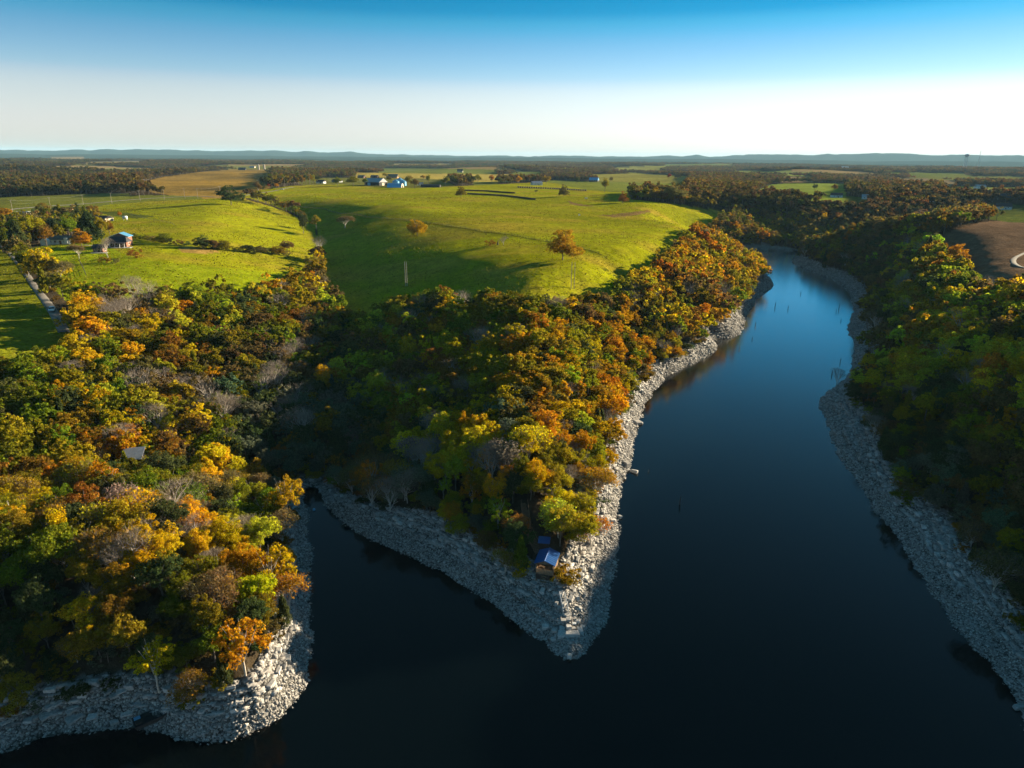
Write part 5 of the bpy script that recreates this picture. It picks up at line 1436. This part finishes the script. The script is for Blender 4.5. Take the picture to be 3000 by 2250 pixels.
T = house('house', 'grey house with two pale front gables standing alone before the far wood at left', 'house', 62, 547, R(-12), 20, 11, 5.2, 4.6, MSIDING, MDARKROOF, (4, 1), chimney=True)
for xx in (3.0, 8.5): MB().prism([(xx-2.6, 0), (xx+2.6, 0), (xx+2.6, 5.4), (xx, 8.8), (xx-2.6, 5.4)], -8.0, -4.0).build('front_gable', MCREAM, T)
MB().box((-8, -6.5, 2.2), (6, 4, 4.4)).build('garage', MSIDING, T)
g = G(367, 645); t = thing('tank', 'round white tank on legs on the upper left pasture', 'tank', (g.x, g.y, g.z), .3)
MB().bar((-1.6, 0, 1.9), (1.6, 0, 1.9), 1.15, n=14).build('vessel', MW, t, True)
for s in (-1, 1): MB().box((s*1.1, 0, .45), (.25, 1.6, 1.0)).build('saddle', MSIDING, t)
# central farm
T = house('barn', 'big dark barn with light grey metal roof on the pasture crest', 'barn', 1101, 543, R(-28), 26, 17, 5.0, 4.6, MBROWNB, MGREYROOF, (0, 0), over=.8, door=False)
MB().box((-5, -8.6, 2.0), (5, .2, 4.0)).build('door', MLBLUE, T)
MB().box((13.1, 0, 1.9), (.2, 5, 3.8)).build('sliding_door', MCREAM, T)
g = G(1159, 549); t = thing('arched_barn', 'low arched barn with sky blue curved roof right of the dark barn', 'barn', (g.x, g.y, g.z), R(-12))
arc = [(7*math.cos(a), 5.4*math.sin(a)) for a in np.linspace(0, PI, 15)]
Vv = [(-10, p[0]*.75, p[1]) for p in arc]+[(10, p[0]*.75, p[1]) for p in arc]
MB().add(Vv, [(k, k+1, 16+k, 15+k) for k in range(14)]).build('curved_roof', MLBLUE, t, True)
MB().add([(9.7, p[0]*.74, p[1]*.98) for p in arc], [tuple(range(15))]).build('end_wall', MCREAM, t)
MB().add([(-9.7, p[0]*.74, p[1]*.98) for p in arc], [tuple(range(15))]).build('end_wall', MCREAM, t)
MB().box((9.8, 0, 1.3), (.12, 4.2, 2.6)).build('doorway', MDWOOD, t)
def silo(px, py, r, h, ch, mat, label, cat='grain bin', nm='grain_bin', grp=None, capm=None):
    g = G(px, py); t = thing(nm, label, cat, (g.x, g.y, g.z), 0, grp)
    MB().bar((0, 0, -.3), (0, 0, h), r, n=18).build('cylinder_wall', mat, t, False)
    MB().bar((0, 0, h+.01), (0, 0, h+ch), r*1.04, .25, n=18).build('cone_roof', capm or mat, t, False)
    MB().bar((r+.1, 0, 0), (r+.1, 0, h), .1, n=4).build('ladder', MGAL, t)
    return t
silo(1160,543,4.8,5.5,2.6,MLBLUE,'blue grain bin behind the arched barn, leftmost of three')
silo(1172,540,4.8,6.8,2.8,MLBLUE,'tallest grain bin with pointed roof behind the arched barn, middle of three')
silo(1181,544,4.6,5.5,2.6,MLBLUE,'blue grain bin beside the olive tree, rightmost of three')
silo(758,497,3.6,17,3.2,MTAN,'tan silo at the right end of the golden field, left of two','silo','silo')
silo(775,498,3.6,18,3.2,MTAN,'tan silo at the right end of the golden field, right of two','silo','silo')
house('low_shed', 'long low dark shed with a pale door at the right end of the farm', 'shed', 1262, 548, R(-8), 26, 6, 2.6, .8, MBROWNB, MDARKROOF, (0, 0), over=.3)
house('shed', 'little white shed right of the blue grain bins, left of two', 'shed', 1227, 543, .1, 4, 4, 2.8, 1.5, MW, MGREYROOF, (1, 0))
house('shed', 'little white shed right of the blue grain bins, right of two', 'shed', 1235, 543, .3, 4, 4, 2.8, 1.5, MW, MGREYROOF, (1, 0))
far_h = [(1060,521,17,9,3,3,MBRICK,MTANROOF,'brown brick house just behind the big dark barn'),(1150,521,26,11,3.4,5,MTANBRICK,MTANROOF,'long tan brick house with steep front gable behind the blue bins'),
 (1098,521,18,8,3,3,MBRICK,MDARKROOF,'dark brick house between the two brown ones behind the farm'),(988,534,16,8,2.8,2,MSIDING,MDARKROOF,'low grey house left of the farmstead by the windbreak'),
 (941,537,12,7,2.8,2,MW,MDARKROOF,'white low building left of the windbreak trees'),(1070,499,22,12,4,4,MW,MLBLUE,'blue roofed farm building behind the farm, left of two'),(1105,499,22,12,4,4,MW,MLBLUE,'blue roofed farm building behind the farm, right of two'),
 (1348,505,18,12,5,5,MCREAM,MDARKROOF,'cream house among trees on the rise behind the farm'),(1180,474,50,16,6,3,MW,MGREYROOF,'long white far building above the tree tops'),
 (1572,542,17,9,3.2,2.6,MW,MGREYROOF,'white farmhouse beyond the right end of the pasture crest'),(1740,532,20,12,3.6,5.2,MDWOOD,MLBLUE,'barn with bright blue roof in the green fields beyond the pasture'),
 (710,498,26,12,5,4,MBROWNB,MDARKROOF,'dark barn at the top edge of the golden field, left of the silos'),(740,492,22,12,5,3,MTAN,MGREYROOF,'pale shed behind the dark barn on the golden field'),
 (480,491,14,10,4,3,MCREAM,MDARKROOF,'cream farmhouse in the trees at the top of the golden field'),(303,482,24,12,4,3,MW,MGREYROOF,'white buildings in the far trees at left'),
 (2875,578,18,11,5,4,MSIDING,MDARKROOF,'grey house in the trees on the right, smaller and nearer the field'),(2936,612,17,9,3.4,3.4,MW,MDARKROOF,'white house with dark roof on the lawn at far right'),(2925,590,22,11,5.5,4,MBROWNB,MDARKROOF,'dark house directly behind the white one at far right'),
 (2450,578,13,8,3,2.5,MW,MDARKROOF,'small pale house in trees before the bright green field'),(2540,583,12,8,3,2.4,MW,MGREYROOF,'small white house among the trees right of the bright green field'),
 (2720,590,16,9,3,3,MSIDING,MDARKROOF,'grey roofed house among red trees on the right plateau'),(2870,552,18,10,4,3,MW,MGREYROOF,'white shed at the green strip on the right plateau'),
 (2475,492,40,16,7,3,MW,MGREYROOF,'tiny bright white building on the far right plain'),(1030,510,16,9,3,3,MBRICK,MTANROOF,'brown house at the left end of the yellow field')]
for px, py, w, d, h, rh, wm, rm, lb in far_h:
    house('house' if 'house' in lb else 'farm_building', lb, 'house' if 'house' in lb else 'farm building', px, py, R(-10)+NPR.normal()*.2, w, d, h, rh, wm, rm, (3 if w < 24 else 5, 1), chimney='house' in lb)
# water tower and mast on the right skyline
v = ray(2829, 478); k = 4200/math.hypot(v[0], v[1]); X, Y = v[0]*k, v[1]*k; zz = HZ(X, Y)
t = thing('water_tower', 'far water tower on legs near the right skyline', 'water tower', (X, Y, zz))
hh = CAM_Z+(465.-457)/F*4200-zz+10
for a in range(6): MB().bar((9*math.cos(a*PI/3), 9*math.sin(a*PI/3), -2), (6*math.cos(a*PI/3), 6*math.sin(a*PI/3), hh-9), .9, n=6).build('leg', MSIDING, t)
MB().bar((0, 0, hh-12), (0, 0, hh-6), 4, 12, 16).build('bowl', MSIDING, t, True); MB().bar((0, 0, hh-6.01), (0, 0, hh-1), 12, n=16).build('tank', MSIDING, t, True); MB().bar((0, 0, hh-1.01), (0, 0, hh+3), 12, 1, 16).build('dome', MW, t, True)
v = ray(2868, 470); k = 5200/math.hypot(v[0], v[1]); X, Y = v[0]*k, v[1]*k; zz = HZ(X, Y)
t = thing('radio_mast', 'thin radio mast on the right skyline beside the water tower', 'mast', (X, Y, zz))
MB().bar((0, 0, 0), (0, 0, CAM_Z-zz+60), 1.6, 1.0, 5).build('mast_pole', MSIDING, t)
for q in range(3): MB().box((0, 0, (CAM_Z-zz+55)*(.5+.22*q)), (6, 1, 1)).build('antenna', MSIDING, t)

# ------------------------------------------------------------------ vehicles
def car(px, py, rz, mat, label, lift=.1):
    g = G(px, py); t = thing('parked_car', label, 'car', (g.x, g.y, g.z+lift), rz)
    MB().prism([(-2.2, .35), (2.2, .35), (2.25, .75), (1.3, .95), (-2.1, 1.0), (-2.25, .6)], -.88, .88).build('body', mat, t)
    MB().prism([(-1.7, .98), (1.15, .94), (.55, 1.42), (-1.2, 1.45)], -.76, .76).build('cabin_glass', MGLASS, t)
    MB().prism([(-1.15, 1.45), (.5, 1.42), (.45, 1.5), (-1.1, 1.52)], -.72, .72).build('roof_panel', mat, t)
    for a in (-1.4, 1.4):
        for b in (-.8, .8): MB().bar((a, b-.1, .33), (a, b+.1, .33), .34, n=12).build('wheel', MBROWNB, t)
car(153, 912, R(-62), MW, 'white car on the gravel lane where it enters the wood', .15)
car(826, 556, R(5), MW, 'white car on the lane left of the windbreak')
for px, py, lb in [(1717,583,'white water trough on the far pasture'),(1697,632,'small white salt feeder standing in the big pasture')]:
    g = G(px, py); t = thing('feeder', lb, 'feeder', (g.x, g.y, g.z), .2)
    MB().box((0, 0, .8), (2.6 if 'trough' in lb else 1.0, 1.0, 1.0)).build('tub', MW, t)
    for s in (-1, 1): MB().box((s*.4, 0, .2), (.12, .8, .5)).build('leg', MGAL, t)
# ruined stump in the pasture
g = G(1458, 718); t = thing('tree_stump', 'dark broken stump beside the bare thorn in the pasture', 'stump', (g.x, g.y, g.z))
MB().bar((0, 0, -.3), (.1, 0, 1.6), .55, .35, 8).bar((.1, 0, 1.5), (.3, .1, 3.0), .3, .08, 6).build('trunk', MSTUMP, t)

# ------------------------------------------------------------------ the boathouse on the point
def boathouse():
    g = G(1602, 1672); rz = R(-15)
    t = thing('boathouse', 'open wooden boathouse with blue gable roof above the rocky point', 'boathouse', (g.x, g.y, g.z-.2), rz)
    w, d, h, rh = 3.6, 4.4, 2.3, .75
    zf = 0.9                                    # floor height above the sloping rock
    MB().box((0, 0, zf-.12), (w, d, .2)).build('deck', MWOOD, t)
    for i in range(12): MB().box((0, -d/2+.18+i*(d-.3)/11.3, zf+.02), (w+.1, .30, .06)).build('deck_plank', MWOOD, t)
    for a in (-1, 1):
        for b in (-1, 0, 1):
            MB().box((a*(w/2-.1), b*(d/2-.1), zf/2-.6+h/2), (.16, .16, zf+h+1.2)).build('post', MWOOD, t)
    # low walls: boards on three sides
    for k in range(4):
        zz = zf+.15+k*.24
        for a in (-1, 1): MB().box((a*(w/2+.02), 0, zz), (.05, d, .20)).build('wall_board', MWOOD, t)
        MB().box((0, -d/2-.02, zz), (w, .05, .20)).build('wall_board', MWOOD, t)
    for k in range(5): MB().box((0, -d/2-.04, zf-.35-k*.24), (w*.98, .05, .20)).build('skirt_board', MDWOOD, t)
    MB().bar((-w/2, -d/2+.1, zf+1.1), (-w/2, d/2, zf+1.1), .06, n=4).build('rail', MWOOD, t); MB().bar((w/2, -d/2+.1, zf+1.1), (w/2, d/2, zf+1.1), .06, n=4).build('rail', MWOOD, t)
    MB().bar((-w/2+.2, -d/2+.3, zf+.15), (w/2-.3, -d/2+2.6, zf+.2), .07, n=4).build('leaning_board', MWOOD, t)
    o = .35; zr = zf+h
    for s in (-1, 1):
        V = [(0, -d/2-o, zr+rh), (s*(w/2+o), -d/2-o, zr-.1), (s*(w/2+o), d/2+o, zr-.1), (0, d/2+o, zr+rh)]
        V += [(v[0], v[1], v[2]+.07) for v in V]
        MB().add(V, [(0, 1, 2, 3), (4, 7, 6, 5), (0, 4, 5, 1), (1, 5, 6, 2), (2, 6, 7, 3), (3, 7, 4, 0)]).build('roof_panel', MBLUE, t)
        for q in range(9):                          # standing seams
            yy = -d/2-o+.1+q*(d+2*o-.2)/8
            MB().bar((s*.03, yy, zr+rh+.10), (s*(w/2+o), yy, zr-.0), .025, n=4).build('seam', MBLUE, t)
    MB().bar((0, -d/2-o, zr+rh+.09), (0, d/2+o, zr+rh+.09), .07, n=6).build('ridge_cap', MBLUE, t)
    for b in (-d/2, d/2):
        MB().prism([(-w/2, zr-.05), (w/2, zr-.05), (0, zr+rh-.05)], b-.04, b+.04).build('gable', MWOOD, t)
    for i in range(3): MB().box((0, -d/2-.4-i*.45, zf-.35-i*.35), (1.1, .42, .08)).build('step', MWOOD, t)
    return t, g, rz
BH, gB, rzB = boathouse()
# annex roof behind
g = G(1594, 1600); t = thing('lean_to', 'small shed with flat blue roof right behind the boathouse', 'shed', (g.x, g.y, g.z-.3), R(-8))
MB().box((0, 0, 1.0), (2.0, 1.5, 2.2)).build('wall', MDWOOD, t)
MB().add([(-1.25, -1.0, 2.1), (1.25, -1.0, 2.1), (1.25, 1.0, 2.55), (-1.25, 1.0, 2.55), (-1.25, -1.0, 2.17), (1.25, -1.0, 2.17), (1.25, 1.0, 2.62), (-1.25, 1.0, 2.62)], [(0, 3, 2, 1), (4, 5, 6, 7), (0, 1, 5, 4), (1, 2, 6, 5), (2, 3, 7, 6), (3, 0, 4, 7)]).build('roof', MBLUE, t)
def stairs(name, a, b, width, mat, railmat, label, rail_h=.95, landing=None, treads=None):
    A, Bv = G(*a), G(*b); A.z += .25; Bv.z += .25
    t = thing(name, label, 'staircase', A)
    d = Bv-A; hd = Vector((d.x, d.y, 0)).normalized(); side = Vector((-hd.y, hd.x, 0)); n = treads or max(6, int(d.length/.42))
    ang = math.atan2(hd.y, hd.x)
    for i in range(n+1):
        p = d*(i/n); zz = max(p.z, HZ(A.x+p.x, A.y+p.y)+.1-A.z)
        MB().box((p.x, p.y, zz), (.34, width, .07), rz=ang).build('tread', mat, t)
    for s in (-1, 1):
        q = side*s*width/2
        def zat(f): 
            p = d*f; return max(p.z, HZ(A.x+p.x, A.y+p.y)+.1-A.z)
        mb = MB(); mr = MB(); m = 6; last = None
        for k in range(m+1):
            p = d*(k/m)+q; p.z = zat(k/m)
            MB().bar(p+Vector((0, 0, -.4)), p+Vector((0, 0, rail_h)), .045, n=5).build('rail_post', railmat, t)
            if last is not None:
                mb.bar(last+Vector((0, 0, -.08)), p+Vector((0, 0, -.08)), .07, n=4); mr.bar(last+Vector((0, 0, rail_h)), p+Vector((0, 0, rail_h)), .05, n=5)
            last = p
        mb.build('stringer', mat, t); mr.build('handrail', railmat, t)
    return t
stairs('staircase', (1578,1622), (1548,1560), 1.5, MWOOD, MWOOD, 'weathered wooden stairs climbing behind the boathouse')
stairs('staircase', (1545,1552), (1536,1478), 1.5, MWOOD, MWOOD, 'upper flight of dark wooden stairs half lost in the trees')
stairs('staircase', (1658,1806), (1646,1748), 1.0, MCONC, MGAL, 'narrow steps with pale metal railings on the rocks of the point')
g = G(1624, 1698); o = MB().box((0, 0, .3), (.55, .4, .45)).build('cooler', MW); o.location = g; tag(o, 'tiny white box left on the rocks below the boathouse', 'box')
g = G(1682, 1838); o = MB().box((0, 0, .95), (.7, .45, .2)).build('crate', MW); o.location = g; tag(o, 'small white crate on the squared blocks at the tip', 'crate')
# grey corrugated roof hidden in the left wood
g = G(402, 1400); t = thing('cabin', 'grey corrugated cabin roof showing through the left wood', 'cabin', (g.x, g.y, g.z), R(14))
MB().box((0, 0, 2.6), (4.2, 3.6, 6.4)).build('wall', MDWOOD, t)
for q in range(14):
    y0 = -2.2+q*.32
    MB().box((0, y0, 5.9+.10*q), (4.8, .28, .10), M=Matrix.Rotation(.3, 3, 'X')).build('roof_sheet', MGREYROOF, t)
# dark derelict boat on the lower left shore
def boat(px, py):
    g = G(px, py); t = thing('boat', 'dark derelict pontoon boat grounded on the lower left shore', 'boat', (g.x, g.y, max(g.z, .4)+.3), R(38))
    L, W = 5.6, 2.4
    hull = [(-L/2, -W/2), (L*.25, -W/2), (L/2, -W*.18), (L/2, W*.18), (L*.25, W/2), (-L/2, W/2)]
    n = 6; V = [(x*.9, y*.8, -.35) for x, y in hull]+[(x, y, .45) for x, y in hull]+[(x*.93, y*.88, .45) for x, y in hull]+[(x*.86, y*.76, -.1) for x, y in hull]
    Fc = [tuple(range(n))[::-1]]+[(i, (i+1) % n, n+(i+1) % n, n+i) for i in range(n)]+[(n+i, n+(i+1) % n, 2*n+(i+1) % n, 2*n+i) for i in range(n)]+[(2*n+i, 2*n+(i+1) % n, 3*n+(i+1) % n, 3*n+i) for i in range(n)]+[tuple(range(3*n, 4*n))]
    MB().add(V, Fc).build('hull', MBROWNB, t)
    for x in (-1.6, -.2, 1.1): MB().box((x, 0, .2), (.35, W*.72, .12)).build('bench', MDWOOD, t)
    MB().box((-2.1, .55, .58), (.9, .6, .18)).build('locker_lid', MLBLUE, t)
    MB().box((-2.1, -.4, .45), (.8, .7, .3)).build('locker', MDWOOD, t)
    MB().bar((1.6, -.9, .5), (2.4, .1, 1.1), .04, n=5).build('rail', MW, t)
boat(450, 2105)
def log(a, b, r, label, mat=None):
    A, Bv = G(*a), G(*b); A.z = max(A.z, 0)+r; Bv.z = max(Bv.z, 0)+r
    d = Bv-A; o = MB().bar((0, 0, 0), d*.5+Vector((0, 0, .05)), r, r*.85, 8).bar(d*.5+Vector((0, 0, .05)), d, r*.85, r*.6, 8).build('driftwood_log', mat or MSTUMP); o.location = A; tag(o, label, 'log')
log((292,2074),(344,2108),.16,'dark driftwood log lying left of the derelict boat'); log((352,2068),(363,2092),.12,'short dark log between the long one and the boat')
log((258,2020),(246,2075),.08,'thin pale pole lying upslope on the dim lower left shore', M_PALE); log((276,2015),(268,2060),.07,'second thin pale pole beside the first on the lower left shore', M_PALE)
# snags standing in the lake
def snag(px, py, h, label, lean=(.15, .1)):
    p = P(px, py, 0); mb = MB(); r = .16+h*.02
    mb.bar((0, 0, -1), (lean[0]*h*.5, lean[1]*h*.3, h*.55), r, r*.7, 6); mb.bar((lean[0]*h*.5, lean[1]*h*.3, h*.55), (lean[0]*h*.4, lean[1]*h*.5, h), r*.7, r*.25, 6)
    mb.bar((lean[0]*h*.4, lean[1]*h*.25, h*.45), (lean[0]*h*1.5, 0, h*.7), r*.35, r*.15, 4)
    o = mb.build('snag', MSTUMP); o.location = (p[0], p[1], 0); tag(o, label, 'snag')
for a in [(1990,1478,2.6,'dark broken snag standing alone in the middle of the lake'),(1899,1383,.8,'tiny stub above the water left of the lone snag'),(2270,900,3.2,'snag in the bright far water, left of the pair'),(2308,906,2.4,'snag in the bright far water, right of the pair'),
    (2457,905,4.0,'forked snag near the far right shore of the bright water'),(2449,915,2.0,'short snag just below the forked one near the right shore'),(2212,956,2.5,'snag off the left shore under the yellow trees'),(2203,995,1.5,'low stub below the snag off the left shore'),(2165,1024,1.8,'snag near the little inlet on the left shore'),
    (2463,942,1.6,'small snag off the right shore above the rocky nose'),(2461,1062,2.0,'thin snag off the right shore below the rocky nose'),(2436,1100,2.2,'slanting snag close to the leaning black tree'),(2450,1178,1.0,'stub at the water edge under the leaning black tree'),(2345,862,2.0,'faint snag in the far reach of the lake')]:
    snag(*a)
for px, py, lb in [(920,1494,'pale blue float drifting in the dark cove')]:
    p = P(px, py, 0); o = MB().bar((0, 0, -.2), (0, 0, .35), .45, .3, 12).build('float', MLBLUE); o.location = p; tag(o, lb, 'float')
# ------------------------------------------------------------------ haze
def build_haze():
    m, t, o = mat_base('haze')
    v = N(t, 'ShaderNodeVolumePrincipled')
    v.inputs['Color'].default_value = (0.42, 0.74, 1.0, 1)
    v.inputs['Density'].default_value = 2.5e-5
    v.inputs['Anisotropy'].default_value = 0.0
    t.links.new(v.outputs[0], o.inputs['Volume'])
    mb = MB().box((0, 0, 116), (66000, 66000, 248))
    me = bpy.data.meshes.new('haze'); me.from_pydata(mb.V, [], mb.F); me.update(); me.materials.append(m)
    h = obj('haze', me); tag(h, kind='stuff', label='thin blue air haze over the far country')
build_haze()
